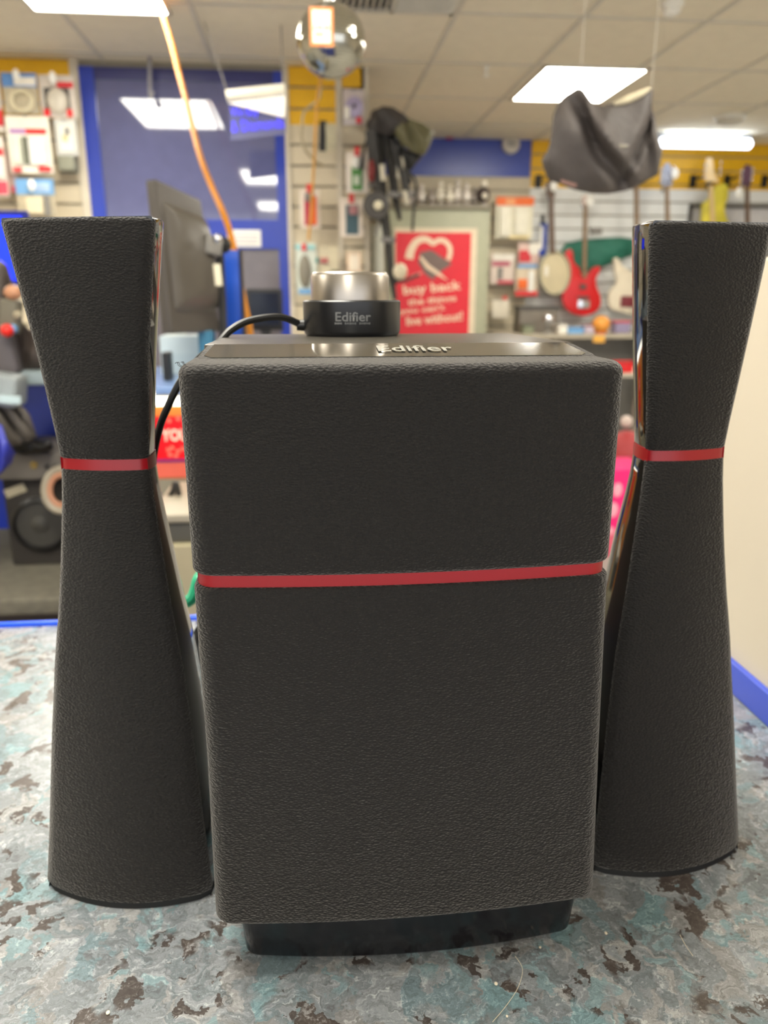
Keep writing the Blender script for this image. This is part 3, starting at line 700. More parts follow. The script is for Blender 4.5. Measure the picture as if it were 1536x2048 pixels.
# ------------------------------------------------------------------ packets on pegs
def hang(name, label, cat, u0, v0, u1, v1, Y, card, parts=(), tagpx=None, wallY=YL, thick=0.012, tilt=0.0, peg=True, group=None, dark=None):
    x0, x1, z0, z1 = rect(u0, v0, u1, v1, Y)
    t = thing(name, label, cat, ((x0 + x1) / 2, Y, z0), group=group)
    obj('card', MB().box(x0, x1, Y, Y + 0.004, z0, z1), card, t, bevel=min(0.006, (x1 - x0) * .08))
    W_, H_ = x1 - x0, z1 - z0
    for k, (nm, a, b, c_, d, m, dep) in enumerate(parts):
        X0, X1, Z1, Z0 = x0 + a * W_, x0 + c_ * W_, z1 - b * H_, z1 - d * H_
        if dep >= 0.02 or nm in ('disc', 'coil'):
            cx, cz = (X0 + X1) / 2, (Z0 + Z1) / 2
            if nm == 'coil':
                ring = [(cx + (X1 - X0) / 2 * .8 * math.cos(2 * PI * i / 20), Y - 0.012, cz + (Z1 - Z0) / 2 * .8 * math.sin(2 * PI * i / 20)) for i in range(21)]
                obj('cable_coil', MB().tube(ring, (X1 - X0) * 0.09, 8), m, t)
            elif nm == 'disc':
                obj('disc', MB().ball((cx, Y - 0.004, cz), 1, 24, 12, ((X1 - X0) / 2, max(dep, .01), (Z1 - Z0) / 2)), m, t)
            else:
                obj(nm, MB().box(X0, X1, Y - dep, Y + 0.001, Z0, Z1), m, t, bevel=min(dep, X1 - X0, Z1 - Z0) * .3)
        else:
            obj(nm, MB().box(X0, X1, Y - dep - 0.0015 * (k + 1), Y + 0.001, Z0, Z1), m, t)
    if peg:
        cx = (x0 + x1) / 2; zt = z1 - 0.012
        pg = thing('peg_hook', 'metal peg hook in the slat wall holding the ' + peg_of(label), 'hook', (cx, wallY, zt))
        obj('prong', MB().tube([(cx, wallY + 0.001, zt), (cx, Y - 0.03, zt), (cx, Y - 0.035, zt + 0.012)], 0.003, 8), CHROME, pg)
        if tagpx:
            c2 = at(tagpx[0], tagpx[1], Y - 0.045); r2 = tagpx[2] * (c2 - CAM).dot(FW) / FPX
            obj('price_ticket', MB().ball(c2, 1, 16, 10, (r2, 0.006, r2 * 1.7)), WHITE, pg, label='white oval ticket end')
            obj('ticket_stem', MB().tube([(cx, Y - 0.03, zt + 0.006), (c2.x, c2.y, c2.z)], 0.0025, 6), WHITE, pg)
    return t
def peg_of(l): return ' '.join(l.split()[:7])
TAU = mat('clear_bag_taupe', (188, 176, 150), 0.2, vary=0.12, scale=30)
PINKR = mat('pack_pink', (206, 70, 90), 0.4); LILAC = mat('pack_lilac', (186, 140, 190), 0.5)
DTEAL = mat('pack_teal', (62, 92, 100), 0.4); GREENP = mat('pack_green', (86, 148, 70), 0.4)
SY2 = 5.12
hang('cable_pack', 'coiled pale cable in a clear packet with a blue header', 'packet', 6, 146, 76, 228, SY2, TAU, [('header', 0, 0, 1, .34, mat('header_blue', (92, 138, 196), 0.5), .002), ('header_patch', .35, .1, .98, .3, PAPER, .003), ('coil', .15, .38, .9, 1, mat('coil_cream', (214, 204, 172), .5), .01)], (32, 150, 7))
hang('plug_pack', 'round pale plug in a red-cornered white box', 'packet', 80, 150, 152, 236, SY2, mat('pack_greywhite', (206, 196, 184), 0.3), [('header', .5, .16, .95, .29, PAC_RED, .002), ('dark_window', .12, .3, .82, .8, DGREY, .002), ('disc', .18, .3, .78, .92, mat('plug_beige', (206, 198, 182), .4), .03), ('corner_patch', .08, .8, .24, .97, BRED, .004), ('corner_patch', .72, .8, .86, .97, BRED, .004)], (105, 155, 7))
hang('adapter_pack', 'large white packet with a lilac and red stripe and white adapter inside', 'packet', 16, 232, 102, 347, SY2 - .03, mat('pack_white', (236, 232, 216), 0.3), [('stripe', .08, .22, .45, .31, LILAC, .002), ('stripe', .45, .22, .92, .31, BRED, .002), ('adapter', .5, .4, .85, .85, WHITE, .025), ('adapter', .1, .38, .3, .85, mat('pale_green_white', (220, 224, 206), .4), .02), ('dark_gap', .34, .36, .48, .84, mat('grey_green', (110, 112, 96), .5), .003), ('footer', .06, .9, .25, .98, PAC_RED, .002), ('footer', .66, .88, .95, .96, BRED, .003)])
hang('battery_pack', 'narrow clear white box pack beside the striped adapter packet', 'packet', 111, 238, 154, 311, SY2, mat('pack_silver', (210, 210, 204), 0.25), [('insert', .2, .15, .85, .9, mat('insert_white', (232, 230, 218), .4), .012), ('printed_mark', .5, .25, .7, .45, MGREY, .014), ('printed_mark', .35, .45, .6, .62, mat('pale_gold', (210, 200, 150), .5), .014)])
hang('small_box_pack', 'dark grey box hanging below the narrow white box pack', 'packet', 118, 312, 156, 347, SY2 + .05, mat('box_grey', (132, 130, 116), 0.5), [('box_body', .05, .05, .95, .9, mat('box_grey2', (140, 140, 122), .5), .05)])
hang('wire_pack', 'blue-headed packet with a small cream plug and grey wire', 'packet', 34, 358, 110, 432, SY2, TAU, [('header', 0, 0, 1, .42, LBLUE, .003), ('header_patch', .5, .1, .9, .34, mat('pale_blue', (172, 198, 230), .5), .005), ('plug', .25, .5, .7, .95, mat('plug_cream', (220, 208, 176), .4), .03), ('wire', .72, .45, .86, 1, MGREY, .012)], (63, 370, 7))
hang('edge_pack', 'red and white packet partly cut off beside the blue-headed cable packet', 'packet', -60, 152, 3, 262, SY2, mat('pack_white2', (226, 216, 204), .3), [('red_patch', .7, .6, 1, .9, PAC_RED, .004), ('window', .1, .1, .6, .6, MGREY, .01)])
hang('edge_pack', 'tall white and red packet partly cut off below another cut-off packet', 'packet', -70, 272, 12, 392, SY2 - .02, mat('pack_white3', (232, 222, 210), .3), [('red_patch', .55, .75, .98, .97, PINKR, .004), ('red_patch', .8, .2, .98, .32, PAC_RED, .004), ('adapter', .6, .35, .95, .7, WHITE, .02)])
hang('edge_pack', 'translucent pinkish packet hanging next to the tall cut-off packet', 'packet', 6, 300, 32, 385, SY2 + .02, mat('pack_blush', (206, 176, 164), .3), [('red_patch', .5, .85, .98, .99, PINKR, .004)], peg=False)
# on the panel beside the mirror ball
hang('disc_pack', 'lilac disc in a clear packet near the wall corner', 'packet', 686, 178, 728, 250, 5.15, mat('pack_lilacgrey', (200, 188, 186), .25), [('disc', .12, .2, .95, .8, mat('disc_lilac', (176, 164, 196), .25), .008), ('hub', .45, .42, .6, .55, DGREY, .012), ('red_patch', .62, .78, .88, .96, PAC_RED, .004), ('bright_piece', .04, .5, .32, .85, PAPER, .02)])
hang('bulb_pack', 'green and white packet with a bright round bulb', 'packet', 692, 304, 736, 386, 5.12, mat('pack_cream', (232, 220, 206), .3), [('green_card', .25, .3, .75, .93, GREENP, .002), ('red_tab', .4, -.12, .62, .1, BRED, .004), ('disc', .24, .1, .68, .42, WHITE, .03), ('clear_piece', .34, .58, .6, .8, mat('pale_mint', (214, 226, 200), .3), .012)])
hang('charger_pack', 'slate blue packet with a red tab under the bulb packet', 'packet', 680, 396, 726, 474, 5.12, mat('pack_cream2', (232, 218, 202), .3), [('blue_card', .25, .18, .8, .93, DTEAL, .002), ('red_tab', .4, -.1, .62, .12, BRED, .004), ('pink_piece', .4, .2, .75, .42, mat('dusty_pink', (190, 130, 130), .4), .012)])
hang('earphone_pack', 'red and orange packet with a red tab on the cream slats', 'packet', 600, 378, 640, 457, 5.12, mat('pack_cream3', (228, 214, 198), .3), [('red_card', .22, .2, .72, .92, mat('crimson', (190, 40, 70), .4), .002), ('orange_piece', .55, .18, .82, .9, mat('burnt_orange', (226, 96, 16), .4), .012), ('red_tab', .35, -.12, .6, .1, BRED, .004), ('bright_piece', .26, .1, .5, .32, MGREY, .02)])
hang('blue_ring_pack', 'white oval packet with pale blue ends behind the silver dial', 'packet', 592, 486, 634, 590, 5.12, mat('pack_mist', (206, 212, 200), .3), [('disc', .12, .22, .72, .86, mat('oval_grey', (132, 126, 112), .4), .02), ('blue_end', .1, .88, .7, .98, LBLUE, .004), ('blue_end', .0, .04, .9, .12, mat('aqua', (150, 206, 206), .4), .004), ('red_tab', .3, .02, .5, .14, BRED, .01)])
hang('small_card_pack', 'small peach-edged white card packet above the silver dial', 'packet', 694, 505, 722, 545, 5.12, mat('pack_peach', (236, 206, 176), .4), [('insert', .15, .1, .85, .9, mat('insert_cream', (240, 226, 204), .4), .004)])
hang('cable_tangle_pack', 'clear packet with teal and red plugs above the silver dial', 'packet', 626, 492, 676, 548, 5.14, mat('pack_clearcream', (216, 204, 172), .3), [('plug', .05, .4, .22, .62, mat('plug_teal', (80, 160, 150), .4), .02), ('plug', .28, .42, .6, .62, mat('plug_rose', (180, 100, 96), .4), .02), ('dark_clip', .7, .86, 1, 1, mat('olive_dark', (92, 92, 66), .5), .01)])
# bundle of grey wires hanging beside the mirror ball's foot
t = thing('wire_bundle', 'hanging bundle of pale wires with a black strip on the slat wall', 'cable', at(660, 305, 5.1))
for k in range(6):
    u = 652 + 3.4 * k; p0 = at(u, 246, 5.12); p1 = at(u + 1, 305 - (k % 3) * 4, 5.12)
    obj('wire', MB().tube([p0, (p0 + p1) / 2 + Vector((0.003, -0.01, 0)), p1], 0.0045, 6), mat('wire_pale', (196, 190, 160), .4), t)
obj('black_strip', MB().obox(at(646, 272, 5.13), (0.045, 0.01, 0.17), (0, 0.05, 0)), BLACK, t)

# ------------------------------------------------------------------ tripods and bags hanging off the corner
TY = 5.0
def tripod(label, pts, r, Y, head, tags, group='camera tripods hanging in a cluster'):
    base_ = at(pts[-1][0], pts[-1][1], Y)
    t = thing('tripod', label, 'tripod', base_, group=group)
    top = at(pts[0][0], pts[0][1], Y)
    for k in (-1, 0, 1):
        path = [at(u + k * 6 * (1 - i / (len(pts) - 1)) ** 0.6, v, Y + 0.03 * k) for i, (u, v) in enumerate(pts)]
        rr = [r * (1.0 - 0.45 * i / (len(pts) - 1)) for i in range(len(pts))]
        lg = obj('leg', MB().tube(path, rr, 8), DARK, t)
        m_ = path[len(path) // 2]; obj('leg_clamp', MB().obox(m_, (r * 3, r * 3, 0.03), (0, 0.1, 0)), mat('clamp_grey', (120, 116, 110), .3), lg)
    obj('head', MB().ball(top + Vector((0, 0, 0.03)), 0.035, 16, 10, (1, 1, 1.2)), BLACK, t)
    obj('pan_handle', MB().tube([top + Vector((0, 0, 0.03)), top + Vector((0.05 * head, -0.04, -0.10)), top + Vector((0.07 * head, -0.05, -0.22))], [0.008, 0.007, 0.013], 8), BLACK, t)
    for (u, v, s_) in tags:
        obj('label_tag', MB().obox(at(u, v, Y - 0.06), (0.03 * s_, 0.003, 0.09 * s_), (0, random.uniform(-.3, .3), 0)), mat('tag_cream', (206, 198, 176), .5), t, label='pale label tag')
    return t
tripod('dark tripod with one leg reaching lowest behind the volume dial', [(752, 245), (758, 320), (764, 400), (776, 480), (784, 560), (790, 600)], 0.022, TY, 1, [(765, 345, 1)])
tripod('dark tripod hung closest to the wall corner strip', [(744, 262), (748, 320), (752, 370), (758, 430)], 0.024, TY + 0.12, -1, [(752, 400, .7)])
tripod('dark tripod in the middle of the hanging cluster', [(775, 265), (783, 330), (790, 390), (800, 440)], 0.022, TY + 0.05, 1, [(801, 335, 1.3)])
tripod('dark tripod nearest the olive bag', [(796, 290), (806, 340), (815, 390), (818, 400)], 0.018, TY + 0.02, 1, [(812, 395, .9)])
lt = thing('clip_lamp', 'small round clip-on lamp head in the hanging tripod cluster', 'lamp', at(752, 440, TY - .1))
c2 = at(752, 412, TY - 0.1)
obj('lamp_head', MB().lathe((c2.x, c2.y, c2.z), [(0.06, 0.05), (0.08, -0.02), (0.074, -0.03), (0.02, -0.02)], 24, 'y'), DGREY, lt)
obj('bulb', MB().ball((c2.x + 0.01, c2.y - 0.035, c2.z), 0.028, 14, 10), mat('bulb_pale', (226, 218, 190), .3), lt)
obj('clip', MB().tube([c2, c2 + Vector((0.02, 0.05, -0.1)), c2 + Vector((0, 0.08, -0.16))], 0.01, 8), MGREY, lt)
bag('dark rounded cloth cover on top of the hanging tripod cluster', [(738, 250), (746, 222), (765, 212), (785, 214), (805, 226), (822, 240)], [(740, 255), (755, 268), (775, 272), (795, 268), (812, 262), (824, 244)], TY - 0.02, mat('cover_dark', (58, 54, 52), .7), 0.08, [(0.3, 0.4, 0.08, .03)], name='cloth_cover')
bag('olive green padded bag hanging beside the dark tripods', [(784, 238), (800, 232), (822, 238), (845, 246), (868, 262)], [(790, 268), (806, 292), (822, 302), (838, 308), (850, 310), (860, 290), (868, 266)], TY - 0.05, mat('bag_olive', (98, 94, 66), .6, vary=.1), 0.06, [(0.3, 0.5, 0.08, .03)], name='padded_bag')
bag('black under-flap bag hanging below the olive padded bag', [(800, 290), (812, 298), (830, 304), (848, 308)], [(806, 320), (814, 338), (822, 342), (832, 328), (846, 312)], TY, BLACK, 0.04, [], name='black_pouch')
solid('red_loop', MB().ball(at(743, 342, TY - 0.05), 1, 12, 8, (0.022, 0.02, 0.065)), mat('dark_red', (120, 30, 28), .5), 'small dark red pouch hanging among the tripods near the corner', 'pouch')
solid('cable_hook', MB().tube(spline([at(806, 335, 5.05), at(826, 352, 5.05), at(832, 370, 5.05), at(829, 400, 5.05), at(826, 440, 5.05), at(825, 462, 5.05)], 4), 0.009, 8), DARK, 'thin dark stand rod hanging in front of the red poster', 'rod')
sn = thing('headphones', 'small headset with a pale ear cup in front of the red poster', 'headset', at(795, 575, 4.97))
obj('ear_cup', MB().ball(at(800, 543, 4.95), 0.045, 16, 10, (1, .6, 1.1)), mat('cup_cream', (216, 204, 176), .4), sn)
obj('ear_cup', MB().ball(at(790, 558, 4.98), 0.03, 16, 10, (1, .6, 1.1)), BLACK, sn)
obj('headband', MB().tube(spline([at(788, 560, 4.97), at(806, 562, 4.97), at(822, 556, 4.97), at(838, 550, 4.97)], 4), 0.010, 8), DGREY, sn)
# pale roll stood in the corner behind
x0, x1, z0, z1 = rect(741, 450, 768, 590, 6.3)
solid('paper_roll', MB().lathe(((x0 + x1) / 2, 6.3, 0.0), [(0.001, 0), ((x1 - x0) / 2, 0.0), ((x1 - x0) / 2, z1), (0.001, z1)], 20), mat('roll_grey', (176, 176, 164), .3), 'tall pale grey tube standing between the wall corner and the poster', 'tube')

# ------------------------------------------------------------------ sage cabinet with the red poster
CY = 6.9
x0, x1, z0, z1 = rect(770, 418, 977, 700, CY)
cb = thing('display_cabinet', 'tall sage grey cabinet end carrying the red poster', 'cabinet', ((x0 + x1) / 2, CY + .2, 0))
obj('carcass', MB().box(x0, x1, CY + 0.02, CY + 0.40, 0.0, z1), SAGE, cb, bevel=0.004)
obj('door', MB().box(x0 + 0.02, x1 - 0.06, CY, CY + 0.02, 0.1, z1 - 0.08), SAGE, cb, bevel=0.004)
obj('top_board', MB().box(x0 - 0.02, x1 + 0.01, CY - 0.01, CY + 0.41, z1, z1 + 0.03), mat('top_taupe', (132, 124, 104), .5), cb, bevel=0.003)
px0, px1, pz0, pz1 = rect(788, 456, 951, 690, CY)
ps = thing('poster', 'red poster with a heart-shaped phone picture and white buy back lettering', 'poster', ((px0 + px1) / 2, CY - .01, pz0))
obj('poster_border', MB().box(px0, px1, CY - 0.006, CY - 0.002, pz0, pz1), mat('poster_cream', (226, 208, 180), .4), ps)
rx0, rx1, rz0, rz1 = rect(791, 465, 939, 684, CY)
pr = obj('poster_print', MB().box(rx0, rx1, CY - 0.008, CY - 0.005, rz0, rz1), PRED, ps)
PW = mat('poster_white', (240, 214, 186), .5, vary=0.02)
def pq(u, v, d=0.010): p = at(u, v, CY); return Vector((p.x, CY - d, p.z))
hp = MB()
heart = [(818, 518), (822, 500), (832, 484), (846, 478), (858, 481), (866, 487), (876, 481), (888, 482), (898, 492), (900, 506), (896, 520)]
hl = spline([pq(u, v) for u, v in heart], 4)
wid = [0.045 - 0.02 * min(1, i / 20) for i in range(len(hl))]
vs = []; fs = []
for i, p in enumerate(hl):
    tg_ = (hl[min(i + 1, len(hl) - 1)] - hl[max(i - 1, 0)]).normalized(); nn = Vector((tg_.z, 0, -tg_.x))
    vs += [p + nn * wid[i] * .8, p - nn * wid[i] * .8]
fs = [(2 * i, 2 * i + 1, 2 * i + 3, 2 * i + 2) for i in range(len(hl) - 1)]
hp.add(vs, fs); obj('heart_strap', hp, PW, pr, smooth=False)
def flat(name, uvs, m, d, par): mb = MB().add([pq(u, v, d) for u, v in uvs], [tuple(range(len(uvs)))]); return obj(name, mb, m, par, smooth=False)
flat('phone_picture', [(840, 505), (862, 500), (904, 528), (878, 545), (865, 560), (850, 548), (836, 525)], mat('phone_taupe', (118, 98, 90), .4), .0115, pr)
flat('phone_edge', [(838, 515), (842, 512), (858, 530), (880, 546), (896, 562), (874, 550), (852, 536)], PW, .0125, pr)
flat('strap_pin', [(818, 552), (843, 543), (844, 548), (820, 557)], mat('pin_pink', (232, 140, 130), .4), .0115, pr)
def ptext(s, u0_, u1_, v, hpx, tilt):
    a, b = pq(u0_, v), pq(u1_, v); c_ = (a + b) / 2; h_ = hpx * (c_ - CAM).dot(FW) / FPX
    text(s, b.x - a.x, (c_.x, CY - 0.0085, c_.z), (PI / 2, -tilt, 0), PW, pr, bold=0.02, height=h_, ext=0.001)
ptext('buy back', 806, 922, 578, 24, 0.09)
ptext('the things', 815, 912, 602, 16, 0.09)
ptext("you can't", 799, 889, 620, 14, 0.09)
ptext('live without!', 812, 925, 637, 18, 0.09)
# row of shiny ornaments on the cabinet top
sil = [mat('orn_silver', (214, 206, 196), .4, .2), mat('orn_white', (222, 214, 196), .35), mat('orn_grey', (150, 140, 130), .3), mat('orn_dark', (74, 64, 62), .35)]
zt = z1 + 0.03
names = ['pale', 'bluish', 'squat grey', 'tall bright', 'cream', 'twin-knobbed', 'silvery', 'dull grey', 'dark-bodied']
for k, (u, vt, m_, wpx) in enumerate([(822, 378, 0, 16), (842, 366, 0, 18), (862, 376, 2, 16), (880, 360, 1, 20), (898, 368, 1, 16), (914, 356, 0, 18), (932, 364, 0, 16), (948, 372, 2, 16), (966, 358, 3, 22)]):
    yy = CY + 0.06 + 0.05 * (k % 2); p = at(u, 400, yy); h_ = max(0.1, at(u, vt, yy).z - zt); r_ = wpx / 2 * 1.25 * (p - CAM).dot(FW) / FPX
    t = thing('ornament', names[k] + ' ornament standing on the cabinet top, number %s from the tripods' % ['one', 'two', 'three', 'four', 'five', 'six', 'seven', 'eight', 'nine'][k], 'ornament', (p.x, yy, zt), group='shiny ornaments on the sage cabinet top')
    obj('foot', MB().lathe((p.x, yy, zt), [(r_ * .9, 0), (r_ * .9, .02), (r_ * .4, .03)], 16), sil[2], t)
    obj('body', MB().lathe((p.x, yy, zt), [(r_ * .4, .025), (r_, h_ * .3), (r_ * .95, h_ * .55), (r_ * .4, h_ * .75), (.001, h_ * .8)], 16), sil[m_], t)
    obj('finial', MB().ball((p.x, yy - r_ * .3, zt + h_ * .82), r_ * .55, 14, 8), sil[1 if m_ == 3 else m_], t)
    if m_ == 3: obj('lens', MB().ball((p.x, yy - r_, zt + h_ * .35), r_ * .45, 14, 8), sil[1], t)
shx0, shx1, shz0, shz1 = rect(925, 415, 985, 421, CY - .15)
# ------------------------------------------------------------------ packets on the far wall
PY = 7.25
hang('poly_bag', 'white clear bag of linen with an orange header', 'packet', 991, 394, 1066, 478, PY, mat('bag_cream', (230, 224, 200), .35), [('header', .0, .0, 1, .2, ORANGE, .006), ('header_patch', .25, .04, .5, .18, mat('peach', (250, 170, 110), .4), .008), ('fold', .1, .25, .4, .95, mat('bag_white', (240, 234, 214), .3), .04), ('fold', .5, .25, .85, .9, mat('bag_white', (240, 234, 214), .3), .03), ('yellow_edge', .35, .93, .9, .99, mat('pale_yellow', (240, 220, 160), .4), .01)], wallY=YF)
hang('string_pack', 'pink and white packet beside the grey cabinet end', 'packet', 981, 508, 1029, 568, PY, mat('pack_rosewhite', (222, 204, 190), .35), [('pink_band', .05, .25, .8, .4, mat('mauve', (186, 90, 110), .4), .003), ('dark_slot', .3, .45, .5, .85, MGREY, .006), ('red_foot', .3, .88, .98, .99, PINKR, .004), ('white_top', .1, .0, .95, .2, PAPER, .004)], wallY=YF)
hang('toy_pack', 'white triangular packet with a red foot and orange piece', 'packet', 1031, 536, 1076, 592, PY - .03, mat('pack_sand', (212, 196, 170), .35), [('white_wedge', .55, .1, .8, .85, WHITE, .02), ('orange_piece', .1, .4, .5, .75, ORANGE, .025), ('red_foot', .0, .82, .98, .99, BRED, .006)], wallY=YF)
hang('mixed_pack', 'red and white packet with a pale blue bar', 'packet', 1036, 486, 1078, 536, PY, mat('pack_blush2', (222, 190, 178), .35), [('red_piece', .05, .3, .6, .75, PAC_RED, .01), ('blue_bar', .0, .85, .95, 1.0, LBLUE, .008), ('white_piece', .5, .0, .95, .45, PAPER, .01)], wallY=YF)
hang('accessory_box', 'small cream box hanging alone low beside the cabinet', 'packet', 985, 600, 1018, 636, PY, mat('box_cream', (230, 220, 200), .4), [('red_tab', .6, -.22, .85, -.02, BRED, .004)], wallY=YF)
hang('blue_tube_pack', 'narrow blue and white tube pack beside the banjo neck', 'packet', 1079, 446, 1094, 512, PY, mat('tube_blue', (40, 70, 170), .4), [('white_side', .0, .1, .4, .8, WHITE, .006), ('black_cap', .0, -.25, .5, 0.02, BLACK, .01)], wallY=YF)

# ------------------------------------------------------------------ guitars on the far wall
GY = 7.2
def gp_(u, v, Y=GY): p = at(u, v, Y); return (p.x, p.z)
def hookup(u, v, label, reach=.15):
    p = at(u, v, YF if reach == .15 else YF - reach); t = thing('guitar_hook', label, 'hook', (p.x, YF, p.z))
    k_ = 1.0 if reach == .15 else .4; xo = 0 if reach == .15 else p.x * (reach / (YF - reach)) * .8
    obj('plate', MB().box(p.x + xo - .03 * k_, p.x + xo + .03 * k_, YF - .014, YF, p.z - .055 * k_, p.z + .055 * k_), BLACK if k_ == 1 else CHROME, t, bevel=.003)
    obj('arm', MB().tube([(p.x + xo, YF - .01, p.z), (p.x, YF - reach + .05, p.z + .01)], .008, 8), BLACK, t)
    for s_ in (-1, 1): obj('prong', MB().tube([(p.x, YF - reach + .06, p.z + .008), (p.x + s_ * .017, YF - reach + .04, p.z + .01), (p.x + s_ * .017, YF - reach - .04, p.z + .02)], .007, 8), BLACK, t)
def guitar(name, label, cat, outline, neck, head, body_m, neck_m, head_m, tuners=4, extras=(), GY=7.2, depth=.045):
    def gp_(u, v): p = at(u, v, GY); return (p.x, p.z)
    p = at(neck[0][0], head[0][1] + 4, GY); hookup(neck[0][0], neck[0][1] - 2, 'black guitar hook holding the ' + peg_of(label), YF - GY)
    lx, lz = gp_(*outline[len(outline) // 2])
    p = at(neck[1][0], neck[1][1], GY); t = thing(name, label, cat, (p.x, GY, min(gp_(u, v)[1] for u, v in outline)))
    poly = spline([Vector((gp_(u, v)[0], 0, gp_(u, v)[1])) for u, v in outline + [outline[0]]], 3)[:-1]
    obj('body', MB().prism([(q_.x, q_.z) for q_ in poly], GY - depth / 2, GY + depth / 2), body_m, t, bevel=.006, ang=50)
    (un, vn), (um, vm), wn = neck[0], neck[1], neck[2]
    a, b = gp_(un, vn), gp_(um, vm); w2 = wn / 2 * 7.0 / FPX
    obj('neck', MB().prism([(a[0] - w2 * .85, a[1]), (a[0] + w2 * .85, a[1]), (b[0] + w2, b[1]), (b[0] - w2, b[1])], GY - depth / 2 - .018, GY - depth / 2 + .01), neck_m, t, bevel=.002)
    hd = [gp_(u, v) for u, v in head]
    h_ = obj('headstock', MB().prism(hd, GY - depth / 2 - .014, GY - depth / 2 + .004), head_m, t, bevel=.002)
    us = [h[0] for h in hd]; zs = [h[1] for h in hd]
    for k in range(tuners):
        zz = min(zs) + (max(zs) - min(zs)) * (.2 + .6 * k / max(1, tuners - 1)); sx = min(us) if k % 2 == 0 else max(us)
        obj('tuner', MB().ball((sx, GY - depth / 2 - .01, zz), .014, 10, 6), CHROME, h_)
    for nm, uvs, m_ in extras:
        x0_, z1_ = gp_(uvs[0], uvs[1]); x1_, z0_ = gp_(uvs[2], uvs[3])
        obj(nm, MB().box(x0_, x1_, GY - depth / 2 - .014, GY - depth / 2 + .001, z0_, z1_), m_, t, bevel=.004)
    return t
def cv(x, y): return (960 + x / 4.8, 380 + y / 4.8)
WOODN = mat('neck_wood', (138, 112, 84), .5); WOODD = mat('neck_dark', (104, 82, 66), .5)
guitar('electric_bass', 'red electric bass guitar hanging on the white slats', 'guitar',
       [cv(*q_) for q_ in [(838, 575), (868, 572), (885, 610), (893, 690), (945, 745), (957, 800), (1000, 828), (1040, 800), (1062, 765), (1105, 735), (1152, 742), (1140, 785), (1108, 850), (1112, 925), (1145, 1010), (1152, 1090), (1115, 1160), (1040, 1200), (950, 1205), (862, 1172), (800, 1105), (785, 1015), (812, 935), (845, 860), (842, 780), (822, 690), (815, 610)]],
       ((1169, 408), (1166, 556), 8), [cv(960, 150), cv(975, 60), cv(1010, 50), cv(1060, 75), cv(1065, 130), cv(1030, 155)], mat('bass_red', (206, 18, 22), .25), WOODN, mat('head_pale', (226, 204, 192), .4), 4,
       [('pickup', (*cv(950, 905), *cv(1005, 950)), DGREY), ('bridge', (*cv(930, 1060), *cv(1040, 1135)), CHROME), ('pickup', (*cv(930, 1020), *cv(1030, 1050)), DGREY)])
bjt = guitar('banjo', 'banjo with a round cream drum head and dark neck', 'banjo',
       [(1108 + 29 * math.cos(a), 546 + 42 * math.sin(a)) for a in [2 * PI * k / 14 for k in range(14)]],
       ((1100, 392), (1103, 508), 10), [(1092, 395), (1090, 368), (1098, 358), (1108, 368), (1107, 395)], mat('drum_head', (206, 192, 156), .5), WOODD, WOODD, 4, [('white_label', (1088, 532, 1094, 552), PAPER)])
obj('drum_rim', MB().tube([(lambda p: Vector((p.x, GY - .025, p.z)))(at(1108 + 30 * math.cos(2 * PI * k / 28), 546 + 43 * math.sin(2 * PI * k / 28), GY)) for k in range(29)], .011, 8), mat('rim_sage', (160, 156, 132), .4), bjt)
strat = lambda dx, dy: [(u + dx, v + dy) for u, v in [(1226, 518), (1234, 516), (1244, 532), (1256, 540), (1266, 548), (1276, 548), (1286, 536), (1298, 526), (1304, 532), (1298, 552), (1302, 572), (1314, 592), (1314, 614), (1298, 626), (1270, 630), (1242, 624), (1222, 618), (1215, 602), (1220, 580), (1232, 566), (1228, 545)]]
guitar('electric_guitar', 'cream white electric guitar with a dark red scratch plate', 'guitar', strat(0, 0), ((1270, 372), (1272, 545), 9), [(1262, 375), (1258, 345), (1268, 330), (1280, 345), (1276, 375)], mat('guitar_cream', (226, 214, 190), .3), WOODN, WOODN, 6, [('scratch_plate', (1240, 592, 1292, 614), mat('plate_maroon', (122, 40, 46), .3))])
guitar('electric_guitar', 'guitar with a silvery blue headstock and bright round tuner', 'guitar', [(u + 62, v + 14) for u, v in strat(0, 0)], ((1331, 372), (1334, 560), 8), [(1322, 374), (1319, 350), (1326, 330), (1334, 326), (1343, 345), (1340, 374)], mat('guitar_navy', (50, 56, 90), .3), WOODN, mat('head_silver', (160, 166, 186), .3), 6, GY=7.08)
guitar('electric_guitar', 'yellow and green guitar with a cream headstock of bright tuners', 'guitar', [(1404, 408), (1416, 398), (1432, 372), (1452, 370), (1454, 396), (1447, 420), (1462, 470), (1470, 540), (1440, 580), (1400, 570), (1388, 520), (1400, 460)], ((1418, 372), (1424, 470), 9), [(1408, 364), (1407, 330), (1411, 316), (1421, 318), (1424, 345), (1434, 366)], mat('guitar_yellow', (206, 190, 60), .35, vary=.2), mat('neck_maple', (212, 182, 128), .4), mat('head_cream', (230, 200, 150), .4), 6)
guitar('electric_guitar', 'guitar with a dark purple headstock and silver tuners', 'guitar', [(u + 222, v + 14) for u, v in strat(0, 0)], ((1491, 372), (1493, 560), 8), [(1482, 374), (1480, 346), (1488, 330), (1498, 332), (1500, 352), (1497, 374)], mat('guitar_plum', (70, 36, 50), .3), WOODD, mat('head_purple', (96, 66, 84), .3), 6, GY=7.08)
for k, (u, l) in enumerate([(1076, 'empty black guitar hook at the end of the yellow band'), (1385, 'empty black guitar hook between silvery and cream headstocks'), (1453, 'empty black guitar hook between cream and purple headstocks'), (1528, 'empty black guitar hook past the purple headstock')]):
    hookup(u, 363, l)
